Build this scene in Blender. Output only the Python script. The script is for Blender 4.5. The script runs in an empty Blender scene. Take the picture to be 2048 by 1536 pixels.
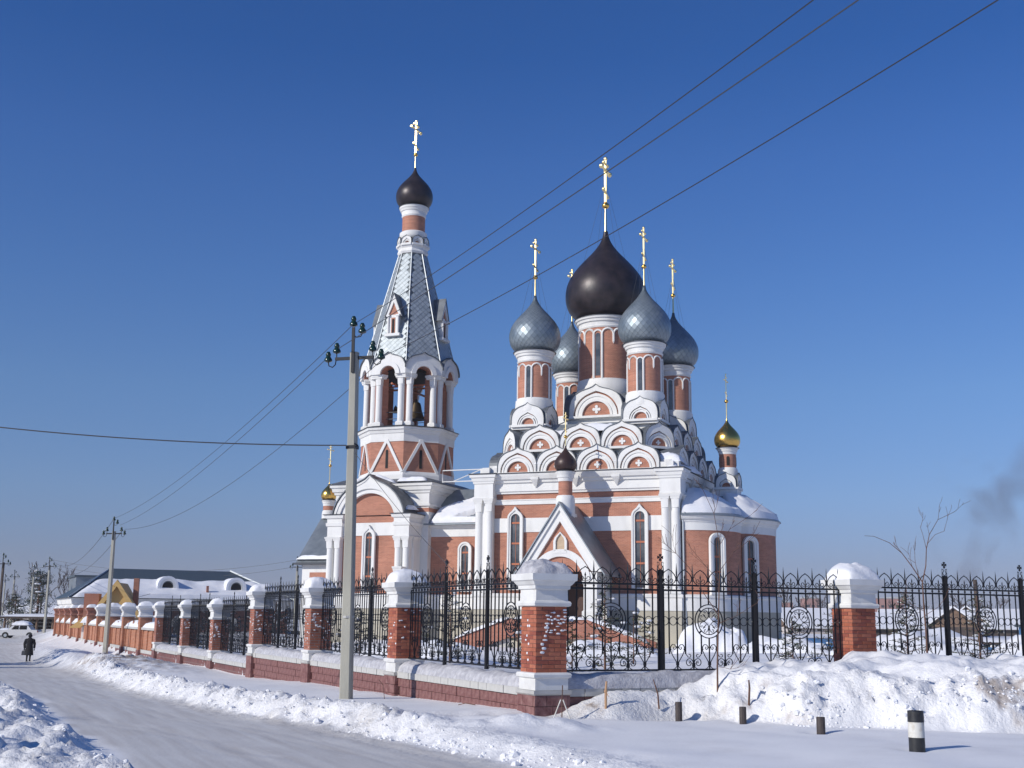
import bpy, bmesh, math, random
import numpy as np
from mathutils import Vector, Matrix
R_ = math.radians
PI = math.pi
S = bpy.context.scene
COL = S.collection
# ------------------------------------------------------------------ camera, sky, sun, exposure
cam_d = bpy.data.cameras.new('camera'); cam = bpy.data.objects.new('camera', cam_d); COL.objects.link(cam)
cam_d.sensor_width = 36; cam_d.lens = 36*2400/2048; cam_d.clip_start = .1; cam_d.clip_end = 20000
EYE = Vector((0, 0, 2.0)); PIT = R_(11.08); ROL = .0120
_f = Vector((0, math.cos(PIT), math.sin(PIT))); _u = Vector((0, -math.sin(PIT), math.cos(PIT))); _r = Vector((1, 0, 0))
rt = _r*math.cos(ROL) + _u*math.sin(ROL); up = _u*math.cos(ROL) - _r*math.sin(ROL)
cam.matrix_world = Matrix(((rt.x, up.x, -_f.x, EYE.x), (rt.y, up.y, -_f.y, EYE.y), (rt.z, up.z, -_f.z, EYE.z), (0, 0, 0, 1)))
S.camera = cam
S.render.resolution_x = 1024; S.render.resolution_y = 768
SUN_EL = R_(27); TOSUN = Vector((-.835, -.55, 0)).normalized()
world = bpy.data.worlds.new('World'); S.world = world; world.use_nodes = True
wn = world.node_tree; wn.nodes.clear()
wo = wn.nodes.new('ShaderNodeOutputWorld'); wb = wn.nodes.new('ShaderNodeBackground'); sk = wn.nodes.new('ShaderNodeTexSky')
sk.sky_type = 'NISHITA'; sk.sun_disc = False; sk.sun_elevation = SUN_EL
sk.sun_rotation = math.atan2(TOSUN.x, TOSUN.y)
sk.altitude = 150; sk.air_density = 1.0; sk.dust_density = .35; sk.ozone_density = 2.6
_tc = wn.nodes.new('ShaderNodeTexCoord'); _sp = wn.nodes.new('ShaderNodeSeparateXYZ'); _ml = wn.nodes.new('ShaderNodeMath'); _ml.operation = 'MULTIPLY'; _ml.inputs[1].default_value = 2.
_rp = wn.nodes.new('ShaderNodeValToRGB'); _mx = wn.nodes.new('ShaderNodeMix'); _mx.data_type = 'RGBA'; _mx.blend_type = 'MULTIPLY'; _mx.inputs[0].default_value = 1.
for _k, (_e, _c) in enumerate(((0, (.49,.52,.96)), (.0438, (.50,.56,.96)), (.097, (.57,.70,1.07)), (.181, (.585,.79,1.15)), (.27, (.49,.775,1.24)), (.363, (.40,.73,1.29)), (.443, (.27,.64,1.23)))):
    _el = _rp.color_ramp.elements[0] if _k == 0 else (_rp.color_ramp.elements[1] if _k == 1 else _rp.color_ramp.elements.new(_e*2))
    _el.position = _e*2; _el.color = tuple(v/1.32 for v in _c)+(1,)
wn.links.new(_tc.outputs['Generated'], _sp.inputs[0]); wn.links.new(_sp.outputs[2], _ml.inputs[0]); wn.links.new(_ml.outputs[0], _rp.inputs[0])
wn.links.new(sk.outputs[0], _mx.inputs[6]); wn.links.new(_rp.outputs[0], _mx.inputs[7]); wn.links.new(_mx.outputs[2], wb.inputs[0]); wb.inputs[1].default_value = .088*1.32
wn.links.new(wb.outputs[0], wo.inputs[0])
sun_d = bpy.data.lights.new('sun', 'SUN'); sun = bpy.data.objects.new('sun', sun_d); COL.objects.link(sun)
sun_d.energy = 3.85; sun_d.angle = R_(.53); sun_d.color = (1, .955, .88)
_td = Vector((TOSUN.x*math.cos(SUN_EL), TOSUN.y*math.cos(SUN_EL), math.sin(SUN_EL)))
sun.rotation_euler = _td.to_track_quat('Z', 'Y').to_euler()
S.view_settings.view_transform = 'Standard'; S.view_settings.look = 'None'; S.view_settings.exposure = 0.0; S.view_settings.gamma = 1
# ------------------------------------------------------------------ helpers
rng = random.Random(7)
class MB:
    def __init__(s): s.v = []; s.f = []
    def add(s, vs, fs, M=None):
        b = len(s.v)
        s.v += [tuple(M @ Vector(v)) for v in vs] if M is not None else [tuple(v) for v in vs]
        s.f += [tuple(b+i for i in f) for f in fs]; return s
    def box(s, x0, y0, z0, x1, y1, z1, M=None):
        return s.add([(x0,y0,z0),(x1,y0,z0),(x1,y1,z0),(x0,y1,z0),(x0,y0,z1),(x1,y0,z1),(x1,y1,z1),(x0,y1,z1)],
                     [(0,3,2,1),(4,5,6,7),(0,1,5,4),(1,2,6,5),(2,3,7,6),(3,0,4,7)], M)
    def levels(s, rings, cap=True, M=None):          # rings: lists of equal count (closed loops)
        n = len(rings[0]); vs = [p for r in rings for p in r]; fs = []
        for k in range(len(rings)-1):
            for i in range(n):
                j = (i+1) % n; fs.append((k*n+i, k*n+j, (k+1)*n+j, (k+1)*n+i))
        if cap: fs.append(tuple(range(n-1, -1, -1))); fs.append(tuple((len(rings)-1)*n+i for i in range(n)))
        return s.add(vs, fs, M)
    def rect(s, x0, x1, y0, y1, prof, M=None):        # moulded rectangular block; prof = [(z, offset)]
        return s.levels([[(x0-o,y0-o,z),(x1+o,y0-o,z),(x1+o,y1+o,z),(x0-o,y1+o,z)] for z, o in prof], M=M)
    def lathe(s, prof, n=32, cx=0, cy=0, a0=0., cap=True, M=None):   # prof = [(z, r)]
        return s.levels([[(cx+r*math.cos(a0+2*PI*i/n), cy+r*math.sin(a0+2*PI*i/n), z) for i in range(n)] for z, r in prof], cap, M)
    def ext(s, poly, y0, y1, M=None):                  # xz polygon pushed along y
        n = len(poly); vs = [(x,y0,z) for x,z in poly]+[(x,y1,z) for x,z in poly]
        fs = [tuple(range(n)), tuple(range(2*n-1, n-1, -1))]+[(i, i+n, (i+1)%n+n, (i+1)%n) for i in range(n)]
        return s.add(vs, fs, M)
    def ring(s, a, b, y0, y1, closed=False, M=None):   # band between xz polylines a (outer) and b (inner)
        n = len(a); vs = [(x,y0,z) for x,z in a]+[(x,y0,z) for x,z in b]+[(x,y1,z) for x,z in a]+[(x,y1,z) for x,z in b]; fs = []
        for i in range(n if closed else n-1):
            j = (i+1) % n
            fs += [(i,j,n+j,n+i), (2*n+i,3*n+i,3*n+j,2*n+j), (i,2*n+i,2*n+j,j), (n+i,n+j,3*n+j,3*n+i)]
        if not closed: fs += [(0,n,3*n,2*n), (n-1,3*n-1,4*n-1,2*n-1)]
        return s.add(vs, fs, M)
    def tube(s, pts, r, n=5, M=None, closed=False, cap=True):
        P = [Vector(p) for p in pts]; m = len(P); rs = r if isinstance(r, (list, tuple)) else [r]*m
        rings = []; ref = None
        for i in range(m):
            a = P[(i-1) % m] if (i or closed) else P[0]; b = P[(i+1) % m] if (i < m-1 or closed) else P[-1]
            t = (b-a)
            t = t.normalized() if t.length > 1e-9 else Vector((0,0,1))
            if ref is None: ref = t.orthogonal().normalized() if abs(t.y) > .9 else t.cross(Vector((0,1,0))).normalized()
            ref = (ref - t*ref.dot(t)); ref = ref.normalized() if ref.length > 1e-6 else t.orthogonal().normalized()
            w = t.cross(ref)
            rings.append([tuple(P[i]+(ref*math.cos(2*PI*(k+.5)/n)+w*math.sin(2*PI*(k+.5)/n))*rs[i]) for k in range(n)])
        if closed: rings.append(rings[0])
        return s.levels(rings, cap and not closed, M)
    def ball(s, c, r, n=8, m=6, sc=(1,1,1), M=None):
        rings = [[(c[0]+sc[0]*r*math.sin(PI*k/m)*math.cos(2*PI*i/n), c[1]+sc[1]*r*math.sin(PI*k/m)*math.sin(2*PI*i/n), c[2]-sc[2]*r*math.cos(PI*k/m)) for i in range(n)] for k in range(1, m)]
        s.levels(rings, True, M); return s
    def mesh(s, name='m', smooth=False):
        me = bpy.data.meshes.new(name); me.from_pydata(s.v, [], s.f)
        if smooth:
            me.polygons.foreach_set('use_smooth', [True]*len(me.polygons))
        me.update(); return me
def smooth_angle(me, deg=40):
    me.polygons.foreach_set('use_smooth', [True]*len(me.polygons))
    try: me.set_sharp_from_angle(angle=R_(deg))
    except Exception: pass
    return me
def obj(name, mb, mat, parent=None, loc=(0,0,0), rz=0, sm=False):
    me = mb if isinstance(mb, bpy.types.Mesh) else mb.mesh(name)
    if sm and not isinstance(mb, bpy.types.Mesh): smooth_angle(me)
    if mat is not None and not me.materials: me.materials.append(mat)
    o = bpy.data.objects.new(name, me); COL.objects.link(o)
    o.location = loc; o.rotation_euler = (0, 0, rz)
    if parent is not None: o.parent = parent
    return o
def thing(name, label, cat, loc=(0,0,0), rz=0, group=None):
    o = bpy.data.objects.new(name, None); COL.objects.link(o); o.empty_display_size = .2
    o.location = loc; o.rotation_euler = (0, 0, rz); return tag(o, label, cat, group)
def tag(o, label=None, cat=None, group=None, kind=None):
    if label: o['label'] = label
    if cat: o['category'] = cat
    if group: o['group'] = group
    if kind: o['kind'] = kind
    return o
def copy_tree(root, loc, rz, label=None, group=None):
    kids = {}
    for o in COL.objects:
        if o.parent: kids.setdefault(o.parent.name, []).append(o)
    def rec(o, par):
        c = o.copy(); COL.objects.link(c)
        if par is not None: c.parent = par
        for k in kids.get(o.name, []): rec(k, c)
        return c
    c = rec(root, None); c.location = loc; c.rotation_euler = (0, 0, rz)
    if label: c['label'] = label
    if group: c['group'] = group
    return c
# value noise (numpy)
def _hash(ix, iy, seed):
    h = (ix.astype(np.int64)*374761393 + iy.astype(np.int64)*668265263 + seed*1442695040888963) & 0xFFFFFFFF
    h = ((h ^ (h >> 13))*1274126177) & 0xFFFFFFFF
    return ((h ^ (h >> 16)) & 0xFFFF)/65535.0
def vnoise(x, y, seed=0):
    x = np.asarray(x, float); y = np.asarray(y, float)
    ix = np.floor(x); iy = np.floor(y); fx = x-ix; fy = y-iy
    fx = fx*fx*(3-2*fx); fy = fy*fy*(3-2*fy)
    a = _hash(ix, iy, seed); b = _hash(ix+1, iy, seed); c = _hash(ix, iy+1, seed); d = _hash(ix+1, iy+1, seed)
    return (a*(1-fx)+b*fx)*(1-fy)+(c*(1-fx)+d*fx)*fy
def fbm(x, y, oct=4, seed=0):
    t = 0; a = .5
    for k in range(oct): t = t+a*vnoise(x*2**k+k*17.3, y*2**k-k*9.1, seed+k); a *= .5
    return t
def sstep(a, b, x):
    t = np.clip((np.asarray(x, float)-a)/(b-a), 0, 1); return t*t*(3-2*t)
# ------------------------------------------------------------------ materials
def mat(name, col, rough=.7, metal=0., var=None, vscale=3., bump=0., bscale=30., spec=.5, vdet=4., col3=None, coord='Object', stretch=None, thr=(.35,.65)):
    m = bpy.data.materials.new(name); m.use_nodes = True; nt = m.node_tree; b = nt.nodes['Principled BSDF']
    b.inputs['Base Color'].default_value = (*col, 1); b.inputs['Roughness'].default_value = rough; b.inputs['Metallic'].default_value = metal
    b.inputs['Specular IOR Level'].default_value = spec
    tc = nt.nodes.new('ShaderNodeTexCoord'); src = tc.outputs[coord]
    if stretch:
        mp = nt.nodes.new('ShaderNodeMapping'); mp.inputs['Scale'].default_value = stretch
        nt.links.new(src, mp.inputs[0]); src = mp.outputs[0]
    if var is not None:
        no = nt.nodes.new('ShaderNodeTexNoise'); no.inputs['Scale'].default_value = vscale; no.inputs['Detail'].default_value = vdet
        nt.links.new(src, no.inputs['Vector'])
        cr = nt.nodes.new('ShaderNodeValToRGB'); cr.color_ramp.elements[0].position = thr[0]; cr.color_ramp.elements[1].position = thr[1]
        cr.color_ramp.elements[0].color = (*col, 1); cr.color_ramp.elements[1].color = (*var, 1)
        if col3: e = cr.color_ramp.elements.new(.5*(thr[0]+thr[1])); e.color = (*col3, 1)
        nt.links.new(no.outputs['Fac'], cr.inputs[0]); nt.links.new(cr.outputs[0], b.inputs['Base Color'])
    if bump:
        n2 = nt.nodes.new('ShaderNodeTexNoise'); n2.inputs['Scale'].default_value = bscale; n2.inputs['Detail'].default_value = 5
        nt.links.new(src, n2.inputs['Vector'])
        bp = nt.nodes.new('ShaderNodeBump'); bp.inputs['Strength'].default_value = bump; bp.inputs['Distance'].default_value = .02
        nt.links.new(n2.outputs['Fac'], bp.inputs['Height']); nt.links.new(bp.outputs[0], b.inputs['Normal'])
    return m
def brick_mat(name, c1, c2, mortar, bw=.25, bh=.077, ms=.012, rough=.8, frost=None):
    m = bpy.data.materials.new(name); m.use_nodes = True; nt = m.node_tree; b = nt.nodes['Principled BSDF']
    b.inputs['Roughness'].default_value = rough
    tc = nt.nodes.new('ShaderNodeTexCoord'); sp = nt.nodes.new('ShaderNodeSeparateXYZ'); ad = nt.nodes.new('ShaderNodeMath'); ad.operation = 'ADD'
    cb = nt.nodes.new('ShaderNodeCombineXYZ'); br = nt.nodes.new('ShaderNodeTexBrick')
    nt.links.new(tc.outputs['Object'], sp.inputs[0]); nt.links.new(sp.outputs[0], ad.inputs[0]); nt.links.new(sp.outputs[1], ad.inputs[1])
    nt.links.new(ad.outputs[0], cb.inputs[0]); nt.links.new(sp.outputs[2], cb.inputs[1]); nt.links.new(cb.outputs[0], br.inputs['Vector'])
    br.inputs['Scale'].default_value = 1; br.inputs['Brick Width'].default_value = bw; br.inputs['Row Height'].default_value = bh
    br.inputs['Mortar Size'].default_value = ms; br.inputs['Color1'].default_value = (*c1, 1); br.inputs['Color2'].default_value = (*c2, 1); br.inputs['Mortar'].default_value = (*mortar, 1)
    no = nt.nodes.new('ShaderNodeTexNoise'); no.inputs['Scale'].default_value = .9; no.inputs['Detail'].default_value = 6
    nt.links.new(tc.outputs['Object'], no.inputs['Vector'])
    mp_ = nt.nodes.new('ShaderNodeMapping'); mp_.inputs['Scale'].default_value = (.5,.5,5.); nt.links.new(tc.outputs['Object'], mp_.inputs[0]); nb = nt.nodes.new('ShaderNodeTexNoise'); nb.inputs['Scale'].default_value = 1.6; nb.inputs['Detail'].default_value = 5; nt.links.new(mp_.outputs[0], nb.inputs['Vector'])
    av = nt.nodes.new('ShaderNodeMix'); av.inputs[0].default_value = .5; nt.links.new(no.outputs['Fac'], av.inputs[2]); nt.links.new(nb.outputs['Fac'], av.inputs[3])
    hs = nt.nodes.new('ShaderNodeHueSaturation'); mr = nt.nodes.new('ShaderNodeMapRange'); mr.inputs['From Min'].default_value = .3; mr.inputs['From Max'].default_value = .7
    mr.inputs['To Min'].default_value = .76; mr.inputs['To Max'].default_value = 1.22
    nt.links.new(av.outputs[0], mr.inputs[0]); nt.links.new(mr.outputs[0], hs.inputs['Value']); nt.links.new(br.outputs['Color'], hs.inputs['Color'])
    out = hs.outputs[0]
    if frost:
        n3 = nt.nodes.new('ShaderNodeTexNoise'); n3.inputs['Scale'].default_value = frost[0]; n3.inputs['Detail'].default_value = 6
        nt.links.new(tc.outputs['Object'], n3.inputs['Vector'])
        cr = nt.nodes.new('ShaderNodeValToRGB'); cr.color_ramp.elements[0].position = frost[1]; cr.color_ramp.elements[1].position = frost[1]+.06
        nt.links.new(n3.outputs['Fac'], cr.inputs[0])
        mx = nt.nodes.new('ShaderNodeMix'); mx.data_type = 'RGBA'; nt.links.new(cr.outputs[0], mx.inputs[0]); nt.links.new(out, mx.inputs[6]); mx.inputs[7].default_value = (.75,.76,.8,1); out = mx.outputs[2]
    nt.links.new(out, b.inputs['Base Color'])
    bp = nt.nodes.new('ShaderNodeBump'); bp.inputs['Strength'].default_value = .4; bp.inputs['Distance'].default_value = .01; bp.invert = True
    nt.links.new(br.outputs['Fac'], bp.inputs['Height']); nt.links.new(bp.outputs[0], b.inputs['Normal'])
    return m
M_brick = brick_mat('church_brick', (.46,.183,.108), (.375,.138,.08), (.46,.27,.20), ms=.009)
M_white = mat('white_paint', (.75,.74,.71), .75, var=(.60,.59,.565), vscale=1.4, vdet=9, thr=(.5,.85), stretch=(1,1,.35), bump=.25, bscale=9)
M_white2 = mat('pillar_white', (.72,.715,.69), .7, var=(.56,.55,.53), vscale=2.2, vdet=8, thr=(.45,.8), bump=.15, bscale=40)
M_metal = mat('roof_metal', (.22,.25,.27), .42, .45, var=(.30,.33,.35), vscale=1.5, vdet=6)
M_edge = mat('roof_edge', (.05,.055,.065), .5, .3)
M_tile = mat('dome_tile', (.20,.245,.275), .42, .5, var=(.29,.335,.36), vscale=1.8, vdet=5)
M_tent = mat('tent_tile', (.36,.40,.415), .48, .35, var=(.48,.52,.53), vscale=2.2, vdet=5)
M_ridge = mat('ridge_metal', (.42,.45,.47), .5, .3)
M_black = mat('black_dome', (.018,.014,.016), .40, .25, var=(.042,.03,.032), vscale=1.6, vdet=7, bump=.6, bscale=1.6)
M_brown = mat('brown_dome', (.045,.022,.018), .42, .2, bump=.2, bscale=6)
M_gold = mat('gold', (.80,.50,.13), .27, 1., bump=.9, bscale=4)
M_goldx = mat('cross_gold', (1.,.78,.36), .28, 1.)
M_glass = mat('window_glass', (.035,.04,.045), .14, 0, var=(.16,.16,.155), vscale=.9, spec=.8, thr=(.4,.7))
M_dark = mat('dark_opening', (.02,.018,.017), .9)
M_mull = mat('mullion_wood', (.42,.13,.06), .6)
M_beige = mat('plinth_render', (.47,.43,.34), .8, var=(.38,.35,.28), vscale=.8, vdet=7)
M_bell = mat('bell_bronze', (.055,.038,.02), .5, .7)
M_iron = mat('black_iron', (.008,.0085,.012), .38, .3)
M_pbrick = brick_mat('pillar_brick', (.40,.13,.07), (.28,.085,.05), (.25,.17,.14), ms=.01, frost=(5., .63))
M_pb = [mat('brick_a', (.42,.125,.062), .8, var=(.33,.095,.05), vscale=9), mat('brick_b', (.33,.09,.05), .8, var=(.26,.07,.045), vscale=9), mat('brick_c', (.46,.16,.085), .8, var=(.38,.12,.07), vscale=9)]
M_mortar = mat('mortar', (.2,.13,.11), .9)
M_maroonb = brick_mat('maroon_block', (.17,.066,.06), (.13,.05,.048), (.20,.14,.13), bw=.4, bh=.19, ms=.012, frost=(3., .66))
M_maroon = mat('maroon_stone', (.15,.056,.052), .75, var=(.27,.14,.125), vscale=7, vdet=7, bump=.5, bscale=25, thr=(.35,.7))
M_coping = mat('coping_stone', (.5,.49,.46), .8, var=(.4,.39,.37), vscale=4)
M_conc = mat('concrete', (.40,.385,.32), .85, var=(.31,.30,.26), vscale=2.5, vdet=8, bump=.3, bscale=30, stretch=(1,1,.25))
M_insul = mat('insulator_glass', (.008,.03,.022), .2, 0, spec=.5)
M_steel = mat('dark_steel', (.015,.016,.02), .5, .5)
M_wire = mat('wire', (.05,.05,.055), .5, .3)
M_stump = mat('dark_stump', (.035,.026,.026), .7, var=(.07,.055,.05), vscale=12, stretch=(3,3,.6), bump=.4, bscale=40)
M_paintk = mat('black_paint', (.012,.012,.015), .45, var=(.03,.03,.03), vscale=10)
M_paintw = mat('old_white_paint', (.66,.64,.58), .6, var=(.48,.42,.34), vscale=9, vdet=8, thr=(.5,.72))
M_wood = mat('pale_stick', (.45,.27,.15), .8)
M_bark = mat('sapling_bark', (.15,.075,.05), .8, var=(.1,.055,.04), vscale=8)
M_tree = mat('bare_branches', (.09,.07,.065), .9)
M_needle = mat('conifer_needles', (.015,.03,.014), .8, var=(.035,.055,.025), vscale=1.5)
M_needle2 = mat('young_needles', (.03,.05,.022), .8, var=(.07,.08,.035), vscale=3)
M_yellow = mat('yellow_boards', (.60,.40,.15), .7, var=(.52,.33,.12), vscale=3, stretch=(.2,.2,9))
M_steelroof = mat('blue_grey_roof', (.075,.10,.115), .5, .3, var=(.09,.115,.13), vscale=2, stretch=(6,.1,.1))
M_house = brick_mat('house_brick', (.36,.12,.07), (.30,.10,.06), (.35,.2,.15))
M_far = mat('far_brick_block', (.42,.20,.15), .9, var=(.36,.19,.15), vscale=.05)
M_farw = mat('far_pale_block', (.5,.45,.42), .9)
M_timber = mat('dark_timber', (.06,.045,.04), .9, var=(.1,.075,.06), vscale=2)
M_plank = mat('weathered_wood', (.22,.14,.09), .9, var=(.15,.1,.07), vscale=2)
M_car = mat('white_car_paint', (.62,.61,.6), .3)
M_tyre = mat('tyre', (.02,.02,.02), .9)
M_red = mat('tail_light', (.3,.03,.02), .4)
M_coat = mat('black_coat', (.012,.011,.014), .9)
M_skin = mat('skin', (.4,.22,.16), .6)
M_blue = mat('blue_paint', (.07,.17,.33), .5)
M_sky1 = None
# snow : one white material with a mask for packed road snow
def snow_mat():
    m = bpy.data.materials.new('snow'); m.use_nodes = True; nt = m.node_tree; b = nt.nodes['Principled BSDF']
    N = nt.nodes.new; L = nt.links.new
    b.inputs['Roughness'].default_value = .65; b.inputs['Specular IOR Level'].default_value = .25
    tc = N('ShaderNodeTexCoord'); at = N('ShaderNodeAttribute'); at.attribute_name = 'packed'
    n1 = N('ShaderNodeTexNoise'); n1.inputs['Scale'].default_value = .8; n1.inputs['Detail'].default_value = 9; n1.inputs['Roughness'].default_value = .65; L(tc.outputs['Object'], n1.inputs['Vector'])
    mq = N('ShaderNodeMapping'); mq.inputs['Rotation'].default_value = (0, 0, R_(-25)); L(tc.outputs['Object'], mq.inputs[0]); mp = N('ShaderNodeMapping'); mp.inputs['Scale'].default_value = (3.4, .16, 1); L(mq.outputs[0], mp.inputs[0])
    n2 = N('ShaderNodeTexNoise'); n2.inputs['Scale'].default_value = 1.5; n2.inputs['Detail'].default_value = 7; L(mp.outputs[0], n2.inputs['Vector'])
    c1 = N('ShaderNodeValToRGB'); e = c1.color_ramp.elements; e[0].position = .3; e[0].color = (.86,.85,.84,1); e[1].position = .75; e[1].color = (.80,.79,.79,1); L(n1.outputs['Fac'], c1.inputs[0])
    c2 = N('ShaderNodeValToRGB'); e = c2.color_ramp.elements; e[0].position = .32; e[0].color = (.53,.50,.47,1); e[1].position = .68; e[1].color = (.65,.63,.60,1); L(n2.outputs['Fac'], c2.inputs[0])
    ad = N('ShaderNodeMath'); ad.operation = 'ADD'; sc = N('ShaderNodeMath'); sc.operation = 'MULTIPLY_ADD'; sc.inputs[1].default_value = .9; sc.inputs[2].default_value = -.45
    L(n1.outputs['Fac'], sc.inputs[0]); L(sc.outputs[0], ad.inputs[0]); L(at.outputs['Fac'], ad.inputs[1])
    cl = N('ShaderNodeClamp'); L(ad.outputs[0], cl.inputs[0])
    mx = N('ShaderNodeMix'); mx.data_type = 'RGBA'; L(cl.outputs[0], mx.inputs[0]); L(c1.outputs[0], mx.inputs[6]); L(c2.outputs[0], mx.inputs[7])
    # earthy dirt where the plough piled soil
    a2 = N('ShaderNodeAttribute'); a2.attribute_name = 'dirt'; n3 = N('ShaderNodeTexNoise'); n3.inputs['Scale'].default_value = 2.2; n3.inputs['Detail'].default_value = 8; L(tc.outputs['Object'], n3.inputs['Vector'])
    mu = N('ShaderNodeMath'); mu.operation = 'MULTIPLY'; c3 = N('ShaderNodeValToRGB'); c3.color_ramp.elements[0].position = .42; c3.color_ramp.elements[1].position = .62
    L(n3.outputs['Fac'], c3.inputs[0]); L(c3.outputs[0], mu.inputs[0]); L(a2.outputs['Fac'], mu.inputs[1])
    m2 = N('ShaderNodeMix'); m2.data_type = 'RGBA'; L(mu.outputs[0], m2.inputs[0]); L(mx.outputs[2], m2.inputs[6]); m2.inputs[7].default_value = (.34,.27,.22,1)
    L(m2.outputs[2], b.inputs['Base Color'])
    n4 = N('ShaderNodeTexNoise'); n4.inputs['Scale'].default_value = 14; n4.inputs['Detail'].default_value = 6; n4.inputs['Roughness'].default_value = .6; L(tc.outputs['Object'], n4.inputs['Vector'])
    a3 = N('ShaderNodeAttribute'); a3.attribute_name = 'rough'; bp = N('ShaderNodeBump'); bp.inputs['Distance'].default_value = .035
    m3 = N('ShaderNodeMath'); m3.operation = 'MULTIPLY_ADD'; m3.inputs[1].default_value = .8; m3.inputs[2].default_value = .14; L(a3.outputs['Fac'], m3.inputs[0]); L(m3.outputs[0], bp.inputs['Strength'])
    L(n4.outputs['Fac'], bp.inputs['Height']); L(bp.outputs[0], b.inputs['Normal'])
    return m
M_snow = snow_mat()
M_snowp = mat('piled_snow', (.83,.82,.82), .65, var=(.76,.77,.8), vscale=2.5, vdet=8, bump=.5, bscale=18, spec=.25)
M_ice = mat('old_icy_snow', (.58,.57,.58), .5, var=(.40,.39,.41), vscale=8, vdet=8, bump=.8, bscale=25, spec=.3)
# ------------------------------------------------------------------ plan of the fence corner
A0 = np.array([.5, 22.6]); dL = np.array([-.4245, .9054]); dR = np.array([.9054, .4245])
RZR = math.atan2(dR[1], dR[0]); RZL = math.atan2(dL[1], dL[0])
def PT(s, t): p = A0+dL*s+dR*t; return float(p[0]), float(p[1])
SEC = 7.64
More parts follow.
